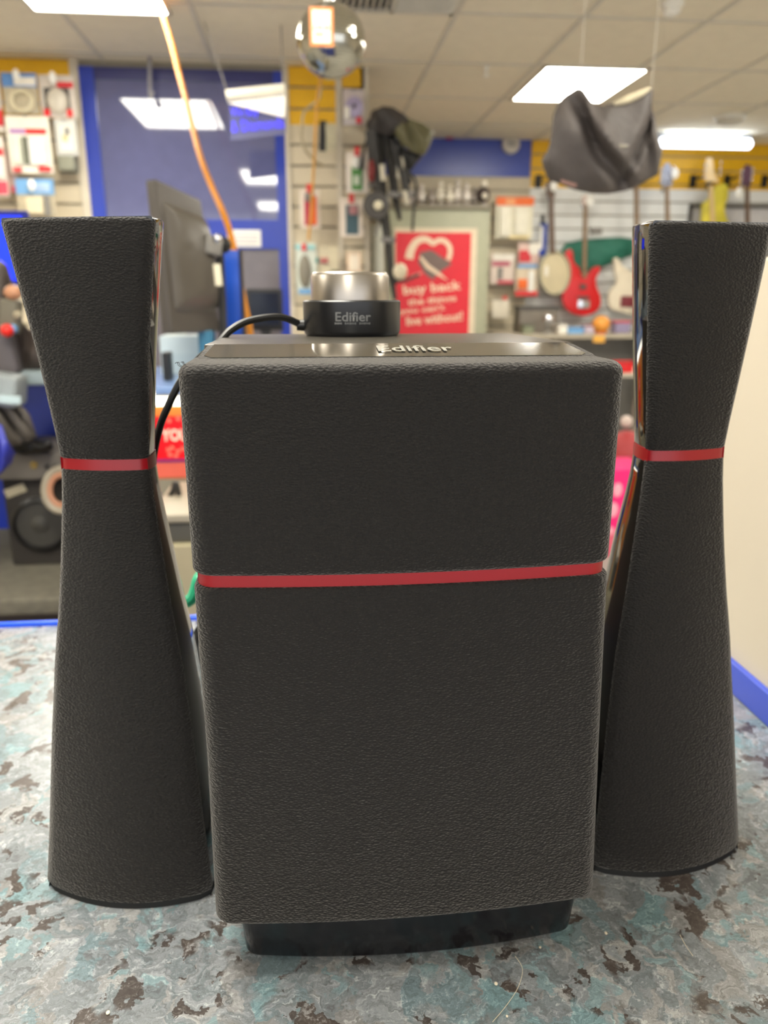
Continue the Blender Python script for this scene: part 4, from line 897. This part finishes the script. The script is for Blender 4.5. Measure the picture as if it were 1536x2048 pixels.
for u, v, l in ((1350, 347, 'white glare built as a round disc beside the silvery headstock'), (1478, 385, 'white oval tag beside the purple headstock'), (1108, 372, 'white tag beside the banjo headstock'), (1180, 402, 'white tag beside the red bass headstock')):  # the disc by the silvery headstock is a glare, the rest are tags
    p = at(u, v, 7.15 if u not in (1350, 1478) else 7.03); hx = {1350: 1338, 1478: 1488, 1108: 1103, 1180: 1170}[u]; q_ = at(hx, v - 12, p.y - .01); solid('tag_or_glare', MB().ball(p, 1, 14, 8, (.034, .004, .045)).tube([p, q_, q_ + Vector((0, .05, 0))], .002, 5), WHITE, l, 'tag')
x0, x1, z0, z1 = rect(1384, 408, 1560, 445, GY + .12)
fr = thing('wall_frame', 'dark rectangular frame on the slats behind the yellow guitar', 'frame', ((x0 + x1) / 2, YF - .02, z0))
f = MB(); zl = z0 - .45
f.box(x0, x1, YF - .03, YF - .001, z1 - .03, z1).box(x0, x0 + .03, YF - .03, YF - .001, zl, z1).box(x1 - .03, x1, YF - .03, YF - .001, zl, z1).box(x0, x1, YF - .03, YF - .001, zl, zl + .03)
obj('frame', f, DGREY, fr); obj('glass_sheet', MB().box(x0 + .03, x1 - .03, YF - .012, YF - .002, zl + .03, z1 - .03), mat('frame_print', (206, 204, 206), .15), fr)
bag('green padded gig bag lying behind the red bass neck', [(1121, 505), (1130, 487), (1160, 480), (1200, 476), (1240, 474), (1270, 478)], [(1124, 520), (1140, 536), (1168, 545), (1200, 536), (1240, 520), (1268, 508)], GY + .13, mat('bag_green', (38, 112, 92), .6, vary=.1), .05, [(.3, .4, .1, .02)], name='gig_bag')
p = at(1192, 462, GY); solid('stand_clamp', MB().obox(p, (.10, .06, .06)), MGREY, 'grey clamp resting on the green gig bag', 'clamp', bevel=.01)

# low shelf of bits under the guitars
SHY = 6.55
x0, x1, z0, z1 = rect(1000, 668, 1330, 690, SHY)
sh = thing('display_shelf', 'long low grey shelf unit beneath the hanging guitars', 'shelf', ((x0 + x1) / 2, SHY + .2, 0))
obj('shelf_board', MB().box(x0, x1, SHY, SHY + .55, z1 - .04, z1), mat('shelf_taupe', (170, 160, 142), .5), sh, bevel=.004)
obj('side_panel', MB().box(x0, x0 + .03, SHY, SHY + .55, 0, z1 - .04), MGREY, sh)
obj('side_panel', MB().box(x1 - .03, x1, SHY, SHY + .55, 0, z1 - .04), MGREY, sh)
obj('back_panel', MB().box(x0 + .03, x1 - .03, SHY + .5, SHY + .54, 0, z1 - .04), MGREY, sh)
zs_ = z1
def on_shelf(name, label, cat, u0, v0, u1, m, dep=.12, shape='box', yo=.02, extra=None):
    Y = SHY + yo; a, b = at(u0, v0, Y), at(u1, v0, Y); cx = (a.x + b.x) / 2; w_ = b.x - a.x; h_ = a.z - zs_
    t = thing(name, label, cat, (cx, Y + dep / 2, zs_))
    if shape == 'box':
        obj('body', MB().box(a.x, b.x, Y, Y + dep, zs_, zs_ + h_ * .85), m, t, bevel=.008); obj('lid', MB().box(a.x - .004, b.x + .004, Y - .004, Y + dep + .004, zs_ + h_ * .85, zs_ + h_), extra or m, t, bevel=.005)
    elif shape == 'ball':
        obj('shell', MB().ball((cx, Y + w_ / 2, zs_ + h_ / 2), 1, 20, 12, (w_ / 2, w_ / 2, h_ / 2)), m, t); obj('rim', MB().lathe((cx, Y + w_ / 2, zs_), [(w_ * .3, 0), (w_ * .34, .012), (w_ * .2, .02)], 18), extra or m, t)
    else:
        obj('stem', MB().lathe((cx, Y + w_ / 2, zs_), [(w_ * .5, 0), (w_ * .5, .012), (w_ * .12, .02), (w_ * .12, h_ * .5)], 16), MGREY, t); obj('head', MB().ball((cx, Y + w_ / 2, zs_ + h_ * .72), 1, 16, 10, (w_ * .45, w_ * .4, h_ * .3)), m, t)
on_shelf('desk_lamp', 'shiny silver round-headed lamp on the low shelf', 'lamp', 1088, 628, 1114, CHROME, shape='stem')
on_shelf('plastic_box', 'white box beside the silver lamp on the low shelf', 'box', 1118, 650, 1136, PAPER, yo=.04)
on_shelf('plastic_box', 'light blue box on the low shelf', 'box', 1137, 655, 1168, LBLUE)
on_shelf('plastic_box', 'pale lilac box between the blue box and orange ball', 'box', 1170, 650, 1190, mat('lilac_grey', (190, 176, 190), .4), yo=.06, extra=mat('wine', (140, 60, 80), .4))
on_shelf('orange_ball', 'orange round drum-like ball on the low shelf', 'ball', 1192, 632, 1228, mat('ball_orange', (226, 150, 60), .45), shape='ball', yo=.0, extra=ORANGE)
on_shelf('plastic_box', 'small mauve and blue box beside the orange ball', 'box', 1232, 642, 1262, mat('mauve_blue', (140, 130, 160), .4), yo=.1, extra=PINKR)
on_shelf('metal_case', 'dark grey metal case behind the silver lamp', 'case', 1040, 612, 1120, mat('case_grey', (116, 108, 98), .5), dep=.2, yo=.25, extra=DGREY)
on_shelf('green_tin', 'small dull green tin alone at the shelf end', 'tin', 1047, 650, 1068, mat('tin_green', (130, 134, 108), .4), yo=.02, extra=mat('tin_lid', (80, 84, 66), .4))
for u, v, l in ((1198, 672, 'small orange tag on the shelf front under the orange ball'),):
    p = at(u, v + 6, SHY - .004); solid('shelf_ticket', MB().box(p.x - .05, p.x + .05, SHY - .006, SHY - .001, p.z - .03, p.z + .03), mat('tag_amber', (230, 170, 70), .5), l, 'ticket')

# things seen between the subwoofer and the speaker next to the partition
p = atz(1240, 1112, 0.0)
x0, x1 = at(1190, 1000, p.y).x, at(1300, 1000, p.y).x; ztop = at(1240, 940, p.y).z
pk = thing('pink_box', 'bright pink carton with pale dots on the shop floor', 'box', ((x0 + x1) / 2, p.y + .1, 0))
pb = obj('carton', MB().box(x0, x1, p.y, p.y + .3, 0, ztop), mat('hot_pink', (240, 20, 120), .4), pk, bevel=.004)
obj('lower_panel', MB().box(x0 + .004, x1 - .004, p.y - .002, p.y + .01, .004, ztop * .3), mat('dusty_rose', (222, 96, 120), .4), pb)
for u, v, s_ in ((1235, 980, .024), (1226, 1020, .026), (1244, 1040, .018), (1222, 1062, .015)):
    c_ = at(u, v, p.y); obj('pale_dot', MB().ball((c_.x, p.y - .001, c_.z), 1, 14, 8, (s_, .003, s_ * 1.5)), mat('dot_pink', (246, 170, 190), .4), pb)
# stool-like stand with red seat
sy_ = 4.3
a = at(1232, 840, sy_); z_ = at(1240, 868, sy_).z
st = thing('amp_stand', 'grey stand with a dusty red fabric seat behind the pink carton', 'stand', (a.x, sy_, 0))
obj('post', MB().lathe((at(1243, 900, sy_).x, sy_, 0), [(.12, 0), (.12, .02), (.03, .03), (.03, z_ - .2)], 18), MGREY, st)
obj('seat', MB().ball((at(1252, 900, sy_).x, sy_, z_ - .12), 1, 22, 12, (.12, .12, .14)), mat('seat_red', (170, 62, 64), .6), st)
obj('cap', MB().ball((at(1250, 842, sy_).x, sy_ - .02, at(1250, 842, sy_).z), .035, 14, 8), mat('cap_pale', (214, 196, 186), .3), st)
x0, x1, z0, z1 = rect(1228, 722, 1264, 742, 5.2)
gb = thing('goods_table', 'cream topped table with small goods behind the subwoofer corner', 'table', ((x0 + x1) / 2, 5.3, 0))
ztab = at(1240, 745, 5.2).z
obj('tabletop', MB().box(at(1150, 745, 5.2).x, at(1330, 745, 5.2).x, 5.15, 5.6, ztab - .03, ztab), mat('table_cream', (200, 190, 172), .4), gb, bevel=.004)
for sx in (1160, 1320):
    for yy in (5.2, 5.55): obj('leg', MB().box(at(sx, 745, 5.2).x - .02, at(sx, 745, 5.2).x + .02, yy - .02, yy + .02, 0, ztab - .03), mat('leg_taupe', (150, 136, 124), .5), gb)
tb = thing('red_tin', 'small bright red tin on the cream topped table', 'tin', ((x0 + x1) / 2, 5.2, ztab))
obj('body', MB().box(x0, x1, 5.17, 5.25, ztab, z1 - .01), BRED, tb, bevel=.006); obj('lid', MB().box(x0 - .003, x1 + .003, 5.167, 5.253, z1 - .01, z1), mat('lid_red', (190, 24, 26), .35), tb, bevel=.004)

# ------------------------------------------------------------------ monitor seen from behind
MY = 2.2
mo = thing('computer_monitor', 'dark grey computer monitor seen from behind and to one side', 'monitor', at(400, 690, MY + .1))
def mq(u, v, dy=0): return at(u, v, MY + dy)
rim_ = [mq(310, 360, -.12), mq(320, 356, -.12), mq(443, 470, .14), mq(440, 662, .14), mq(344, 671, -.12)]
fr_ = [mq(308, 364, -.14), mq(312, 356, -.14), mq(318, 358, -.14), mq(346, 668, -.14), mq(341, 668, -.14)]
# slab whose rear face is turned to the room
A0, B0, C0, D0 = mq(312, 358, -.10), mq(402, 400, .12), mq(441, 662, .12), mq(344, 668, -.10)
nrm = (B0 - A0).cross(D0 - A0).normalized(); nrm = nrm if nrm.y < 0 else -nrm
slab = MB().loft([[A0, B0, C0, D0], [q_ - nrm * .03 for q_ in (A0, B0, C0, D0)]])
obj('screen_slab', slab, mat('monitor_grey', (78, 72, 66), .4), mo, bevel=.006)
def lerp4(s, t): return A0 * (1 - s) * (1 - t) + B0 * s * (1 - t) + C0 * s * t + D0 * (1 - s) * t
hump = MB().loft([[lerp4(s, t) + nrm * h_ for s, t in ((a, b), (1 - a * .4, b), (1 - a * .4, 1 - b * 1.2), (a, 1 - b * 1.2))] for a, b, h_ in ((.08, .12, 0.0), (.16, .18, .018), (.3, .28, .032))])
obj('rear_hump', hump, mat('monitor_hump', (86, 80, 72), .35), mo, bevel=.006)
obj('rear_socket', MB().obox(lerp4(.78, .36) + nrm * .04, (.05, .03, .05), (0, .2, .6)), MGREY, mo, bevel=.008)
obj('stand_post', MB().tube([mq(436, 470, .08), mq(440, 520, .1), mq(444, 600, .1), mq(448, 700, .1)], .012, 10), DARK, mo)
obj('stand_joint', MB().ball(mq(447, 490, .1), .022, 14, 10), BLACK, mo)
obj('stand_screw', MB().ball(mq(434, 478, .0), .012, 10, 8), CHROME, mo)
tb_ = at(455, 745, MY + .1)
obj('stand_foot', MB().lathe((mq(448, 700, .1).x, MY + .1, 1.035), [(.11, 0), (.11, .012), (.02, .02), (.014, .12)], 28), DARK, mo)
a = mq(433, 528, .02); b = mq(438, 572, .02)
solid('paper_tag', MB().obox((a + b) / 2, ((mq(441, 550, .02).x - mq(427, 550, .02).x), .003, a.z - b.z), (0, -.05, 0)), mat('tag_ivory', (232, 222, 192), .5), 'ivory paper price tag hanging off the monitor edge', 'price tag', bevel=.001)
x0, x1, z0, z1 = rect(449, 500, 482, 690, 2.5)
bs = thing('blue_stand', 'upright blue display stand behind the monitor', 'stand', ((x0 + x1) / 2, 2.5, 1.035))
obj('post', MB().box(x0, x1, 2.5, 2.53, 1.035, z1), mat('stand_blue', (20, 78, 190), .3), bs, bevel=.004)
obj('edge', MB().box(x1, x1 + .008, 2.495, 2.54, 1.035, z1), BLACK, bs); obj('foot', MB().box(x0 - .04, x1 + .04, 2.46, 2.58, 1.035, 1.043), BLACK, bs)
# dark screen and grey box further back, in front of the lower door
x0, x1, z0, z1 = rect(494, 578, 566, 668, 4.6)
dm = thing('computer_monitor', 'black screen standing in front of the lower door pane', 'monitor', ((x0 + x1) / 2, 4.6, z0 - .1))
obj('screen_bezel', MB().box(x0, x1, 4.6, 4.64, z0 + .02, z1), BLACK, dm, bevel=.006); obj('screen', MB().box(x0 + .02, x1 - .02, 4.597, 4.602, z0 + .05, z1 - .02), mat('screen_navy', (22, 28, 44), .12), dm)
obj('stand', MB().box((x0 + x1) / 2 - .03, (x0 + x1) / 2 + .03, 4.6, 4.66, z0 - .1, z0 + .03), BLACK, dm); obj('foot', MB().box((x0 + x1) / 2 - .12, (x0 + x1) / 2 + .12, 4.54, 4.72, z0 - .11, z0 - .1), BLACK, dm)
dsx = z0 - .11
dk = thing('side_table', 'low dark table beneath the black screen by the door', 'table', ((x0 + x1) / 2, 4.65, 0))
obj('tabletop', MB().box(x0 - .2, x1 + .1, 4.45, 4.85, dsx - .03, dsx), DGREY, dk, bevel=.004)
for xx in (x0 - .18, x1 + .08):
    for yy in (4.47, 4.83): obj('leg', MB().box(xx - .02, xx + .02, yy - .02, yy + .02, 0, dsx - .03), DGREY, dk)

# ------------------------------------------------------------------ glass-sided display counter with red poster (seen in the gap)
gx0, gx1 = -0.57, -0.18; GYc = 2.0; gz = 1.035
dc = thing('display_counter', 'blue-edged display counter with a lit strip under its top', 'counter', ((gx0 + gx1) / 2, GYc + .5, 0))
zt1 = at(345, 775, GYc).z
obj('top_board', MB().box(gx0, gx1, GYc, GYc + .6, at(345, 774, GYc).z, gz), mat('top_paleblue', (124, 152, 200), .2), dc, bevel=.004, label='pale blue edged top')
obj('yellow_rail', MB().box(gx0, gx1, GYc + .01, GYc + .04, at(345, 780, GYc).z, at(345, 775, GYc).z), YELLOW, dc)
obj('cream_rail', MB().box(gx0, gx1, GYc + .008, GYc + .04, at(345, 795, GYc).z, at(345, 781, GYc).z), mat('rail_cream', (228, 216, 184), .4), dc)
obj('light_strip', MB().box(gx0 + .02, gx1 - .01, GYc + .012, GYc + .04, at(345, 812, GYc).z, at(345, 796, GYc).z), mat('strip_light', (255, 252, 238), .4, vary=0, emit=2.5), dc)
obj('front_panel', MB().box(gx0, gx1, GYc + .03, GYc + .06, 0.02, at(345, 812, GYc).z), mat('panel_warm', (206, 130, 50), .4), dc)
obj('side_panel', MB().box(gx1 - .02, gx1, GYc + .06, GYc + .58, 0.02, zt1 - .1), MGREY, dc); obj('side_panel', MB().box(gx0, gx0 + .02, GYc + .06, GYc + .58, 0.02, zt1 - .1), MGREY, dc)
x0, x1, z0, z1 = rect(296, 832, 420, 918, GYc + .026)
rp = thing('poster', 'red poster with bold white letters on the display counter front', 'poster', ((x0 + x1) / 2, GYc + .02, z0))
rpo = obj('poster_print', MB().box(x0, x1, GYc + .026, GYc + .029, z0, z1), mat('poster_scarlet', (236, 16, 24), .35), rp)
c_ = at(352, 870, GYc + .025); hh = 24 * (c_ - CAM).dot(FW) / FPX
text('YOU', (at(372, 870, GYc).x - at(318, 870, GYc).x), (at(346, 870, GYc).x, GYc + .0252, c_.z), (PI / 2, 0, 0), mat('poster_cream2', (246, 226, 206), .5), rpo, bold=.03, height=hh, ext=.0006)
for u, v in ((338, 842), (356, 838), (372, 842), (336, 900), (344, 896), (356, 903), (366, 898), (340, 910), (352, 912)):
    q_ = at(u, v, GYc + .0255); obj('dot_print', MB().ball((q_.x, GYc + .0262, q_.z), 1, 10, 6, (.006, .0008, .006)), mat('dot_salmon', (246, 120, 100), .5), rpo)
obj('purple_edge', MB().box(x0, x1, GYc + .0258, GYc + .029, z0 - .008, z0), mat('edge_purple', (120, 40, 110), .4), rp)
x0, x1, z0, z1 = rect(296, 920, 420, 955, GYc + .026)
obj('floor_reflection', MB().box(x0, x1, GYc + .0275, GYc + .0302, z0, z1), mat('reflection_salmon', (226, 104, 84), .4), dc)  # orange-red reflection of the floor, painted on as a flat strip
x0, x1, z0, z1 = rect(290, 958, 430, 1250, GYc + .026)
obj('lower_panel', MB().box(x0, x1, GYc + .0275, GYc + .0302, max(.03, z0), z1), mat('warm_grey', (140, 134, 118), .4), dc)
# grey router and leads on a low crate in front of it
x0, x1, z0, z1 = rect(300, 1028, 432, 1085, 1.6)
cr = thing('equipment_stack', 'grey audio unit stacked in front of the display counter', 'audio unit', ((x0 + x1) / 2, 1.7, z0))
zc0 = z0
obj('case', MB().box(x0, x1, 1.6, 1.9, z0, z1 - .02), mat('unit_grey', (84, 82, 74), .5), cr, bevel=.005)
obj('top_edge', MB().box(x0, x1, 1.595, 1.9, z1 - .018, z1), mat('unit_pale', (160, 152, 134), .5), cr, bevel=.004)
pl_ = thing('carton_plinth', 'plain khaki carton under the grey audio unit', 'carton', ((x0 + x1) / 2, 1.7, 0))
obj('carton', MB().box(x0 - .02, x1 + .02, 1.58, 1.95, 0, zc0 - .001), mat('carton_khaki', (158, 150, 122), .7), pl_, bevel=.004)
obj('tape', MB().box((x0 + x1) / 2 - .02, (x0 + x1) / 2 + .02, 1.5785, 1.6, .1, zc0 - .002), mat('tape', (176, 166, 136), .3), pl_)
ld = [at(300, 985, 1.75), at(330, 972, 1.75), at(352, 966, 1.75), at(378, 952, 1.78), at(400, 930, 1.8)]
solid('black_lead', MB().tube(spline([at(312, 1010, 1.8), at(330, 1000, 1.78), at(345, 985, 1.76), at(352, 965, 1.76), at(358, 1000, 1.76), at(345, 1018, 1.74), at(335, 1030, 1.72)], 5), .007, 8), DARK, 'looped black lead on top of the grey audio unit', 'lead')
# pale boxes on the display counter
def boxon(name, label, u0, v0, u1, Y, m, m2, z_=gz, dep=.14, cat='box'):
    a, b = at(u0, v0, Y), at(u1, v0, Y); t = thing(name, label, cat, ((a.x + b.x) / 2, Y + dep / 2, z_))
    obj('body', MB().box(a.x, b.x, Y, Y + dep, z_ + .0005, a.z), m, t, bevel=.004); obj('front_print', MB().box(a.x + .01, b.x - .01, Y - .0015, Y + .001, z_ + .02, z_ + (a.z - z_) * .6), m2, t)
boxon('white_carton', 'pale blue-white carton on the display counter under the monitor', 318, 672, 418, 2.35, mat('carton_mist', (206, 220, 222), .4), mat('print_mist', (196, 212, 216), .4))
boxon('small_black_box', 'small black box in front of the pale carton', 322, 705, 337, 2.15, BLACK, DARK, dep=.06)
boxon('teal_carton', 'teal and blue carton beside the monitor post', 395, 662, 424, 2.25, mat('carton_teal', (44, 110, 140), .4), mat('print_blue', (30, 70, 200), .4), dep=.08)
boxon('yellow_carton', 'tall pale carton with a yellow spot behind the monitor edge', 326, 560, 352, 2.6, mat('carton_pale', (196, 206, 186), .4), mat('print_yellow', (226, 170, 30), .4))

# ------------------------------------------------------------------ lower corner: woofer box, shelf of tools
WY = 2.3
xw0, xw1, zw0, zw1 = rect(14, 955, 132, 1130, WY)
plt = thing('display_plinth', 'low grey carpet-covered display plinth under the woofer box', 'plinth', (-1.1, 2.6, 0))
obj('top_slab', MB().box(-1.9, -0.60, 2.02, 3.2, zw0 - .05, zw0), PLINTHM, plt, bevel=.015); obj('plinth_body', MB().box(-1.85, -0.64, 2.12, 3.15, 0, zw0 - .05), mat('plinth_dark', (70, 62, 58), .8), plt)
wx = thing('woofer_box', 'black carpeted speaker box with one round woofer', 'speaker', ((xw0 + xw1) / 2, WY + .15, zw0))
obj('cabinet', MB().box(xw0, xw1 + .03, WY, WY + .3, zw0, zw1), mat('box_black', (52, 48, 44), .8, bump=.4, bscale=300), wx, bevel=.008)
c_ = at(82, 1047, WY); rw = 50 * (c_ - CAM).dot(FW) / FPX
obj('surround', MB().lathe((c_.x, WY, c_.z), [(rw * 1.1, .001), (rw * 1.12, -.012), (rw * .98, -.02), (rw * .9, -.008)], 40, 'y'), mat('surround_black', (26, 25, 26), .35), wx)
obj('cone', MB().lathe((c_.x, WY, c_.z), [(rw * .92, -.010), (rw * .4, -.001), (rw * .34, -.012), (.001, -.02)], 40, 'y'), mat('cone_grey', (62, 60, 54), .5), wx)
obj('label_plate', MB().obox(at(31, 981, WY) + Vector((0, -.002, 0)), (.062, .003, .026), (0, -.35, 0)), mat('plate_cream', (186, 176, 148), .4), wx, bevel=.004, label='pale name plate')
ax0, ax1, az0, az1 = rect(-40, 908, 132, 952, WY - .03)
am = thing('amplifier', 'grey amplifier with a brass ringed socket on top of the woofer box', 'amplifier', ((ax0 + ax1) / 2, WY + .1, zw1))
obj('case', MB().box(ax0, ax1, WY - .03, WY + .28, zw1 + .0005, az1), mat('amp_grey', (104, 98, 90), .5), am, bevel=.006)
obj('socket_ring', MB().lathe((at(68, 930, WY - .03).x, WY - .03, at(68, 930, WY - .03).z), [(.009, .001), (.009, -.004), (.005, -.004), (.005, 0.001)], 20, 'y'), mat('brass', (206, 170, 70), .25, .9), am)
for u in (95, 112): obj('knob', MB().lathe((at(u, 932, WY - .03).x, WY - .03, at(u, 932, WY - .03).z), [(.006, .001), (.006, -.008), (.001, -.009)], 16, 'y'), BLACK, am)
cc = at(124, 980, WY - .06); rg = [Vector((cc.x + .048 * math.cos(2 * PI * i / 28), cc.y + .02 * math.sin(2 * PI * i / 28), cc.z + .058 * math.sin(2 * PI * i / 28))) for i in range(29)]
hp_ = thing('tape_roll', 'roll of beige tape with an orange core leaning on the woofer box', 'tape', (cc.x, cc.y, cc.z - .06))
obj('roll', MB().tube(rg, .011, 10), mat('tape_beige', (166, 156, 136), .4), hp_); obj('core', MB().tube([cc + (p_ - cc) * .72 for p_ in rg], .009, 8), mat('core_orange', (196, 140, 108), .5), hp_)
# rack and bags
RY = 2.2
rkx = -0.62
rk = thing('tool_rack', 'blue metal display rack behind the grey bags', 'rack', (-1.0, 2.75, 0))
obj('back_panel', MB().box(-1.7, rkx, 2.7, 2.72, zw0 + .001, at(30, 745, 2.7).z), mat('rack_blue', (28, 54, 170), .35), rk)
obj('shelf', MB().box(-1.7, at(95, 755, 2.3).x, 2.28, 2.72, at(60, 770, 2.3).z, at(60, 742, 2.3).z), mat('rack_mist', (150, 164, 168), .4), rk, bevel=.01, label='pale grey rounded shelf')
obj('post', MB().box(-1.72, -1.69, 2.66, 2.72, zw0 + .001, 2.0), BLUEF, rk)
x0, x1, z0, z1 = rect(-60, 432, 50, 560, 3.3)
bs2 = thing('blue_screen', 'vivid blue lit screen at the photo edge behind the tall speaker', 'screen', ((x0 + x1) / 2, 3.3, z0))
obj('bezel', MB().box(x0 - .02, x1 + .02, 3.3, 3.33, z0 - .02, z1 + .02), mat('bezel_blue', (10, 30, 150), .3), bs2); obj('display', MB().box(x0, x1, 3.296, 3.301, z0, z1), mat('screen_blue', (0, 40, 255), .3, vary=0, emit=.9), bs2)
obj('stand', MB().box((x0 + x1) / 2 - .03, (x0 + x1) / 2 + .03, 3.3, 3.34, 0, z0), DGREY, bs2)
bag('dark brown-grey padded tool bag on the rack shelf', [(-50, 560), (-20, 530), (0, 520), (14, 530), (24, 560), (40, 640), (60, 660), (90, 650), (112, 690)], [(-50, 740), (-10, 745), (30, 745), (60, 745), (90, 745), (118, 740)], 2.36, mat('bag_umber', (74, 64, 58), .6), .05, [(.3, .4, .06, .03), (.7, .6, .06, .02)], name='tool_bag')
dr = thing('power_drill', 'grey power drill with a round red button', 'drill', at(20, 745, 2.28))
obj('body', MB().obox(at(22, 632, 2.27), (.05, .05, .09), (0, .15, 0)), mat('drill_khaki', (110, 104, 88), .5), dr, bevel=.012)
obj('grip', MB().obox(at(14, 705, 2.28), (.055, .05, .12), (0, -.1, 0)), mat('drill_grey', (92, 86, 88), .5), dr, bevel=.014)
obj('button', MB().ball(at(14, 661, 2.23), .0175, 16, 10), mat('button_red', (236, 40, 28), .3), dr, label='round red button'); obj('blue_ring', MB().ball(at(26, 657, 2.25), .013, 12, 8), LBLUE, dr)
obj('chuck', MB().ball(at(26, 585, 2.26), 1, 14, 8, (.024, .02, .02)), mat('chuck_tan', (196, 140, 104), .4), dr, label='tan chuck'); obj('latch', MB().ball(at(36, 630, 2.25), .012, 12, 8), mat('latch_cream', (168, 156, 130), .4), dr)
bx = thing('battery_pack', 'pale blue-grey battery case at the rack front under the drill', 'battery', at(12, 812, 2.2))
obj('case', MB().obox(at(6, 778, 2.2), (.10, .10, .085), (0, .15, 0)), mat('case_mist', (150, 158, 160), .4), bx, bevel=.014); obj('stripe', MB().obox(at(8, 798, 2.14), (.085, .01, .02), (0, .1, 0)), mat('stripe_ice', (190, 210, 214), .4), bx)
bag('crumpled light grey cloth bag spilling over the blue rack', [(-30, 806), (10, 800), (30, 806), (48, 815)], [(-20, 880), (10, 892), (40, 890), (62, 884), (74, 872), (60, 830)], 2.22, mat('bag_ash', (112, 106, 98), .6), .05, [(.3, .5, .05, .03), (.6, .7, .05, .02)], name='cloth_bag')
bag('slumped black bag on top of the grey amplifier', [(16, 878), (34, 866), (60, 876), (85, 882), (104, 880)], [(24, 904), (44, 908), (66, 908), (92, 906), (108, 898)], 2.26, BLACK, .05, [], name='black_bag')
bag('blue-violet plastic bag hanging at the very edge', [(-60, 830), (-20, 838), (4, 850), (14, 878)], [(-60, 960), (-20, 965), (4, 945), (24, 925), (30, 905)], 2.12, mat('bag_violet', (58, 66, 176), .35), .04, [(.5, .5, .1, .02)], name='plastic_bag')
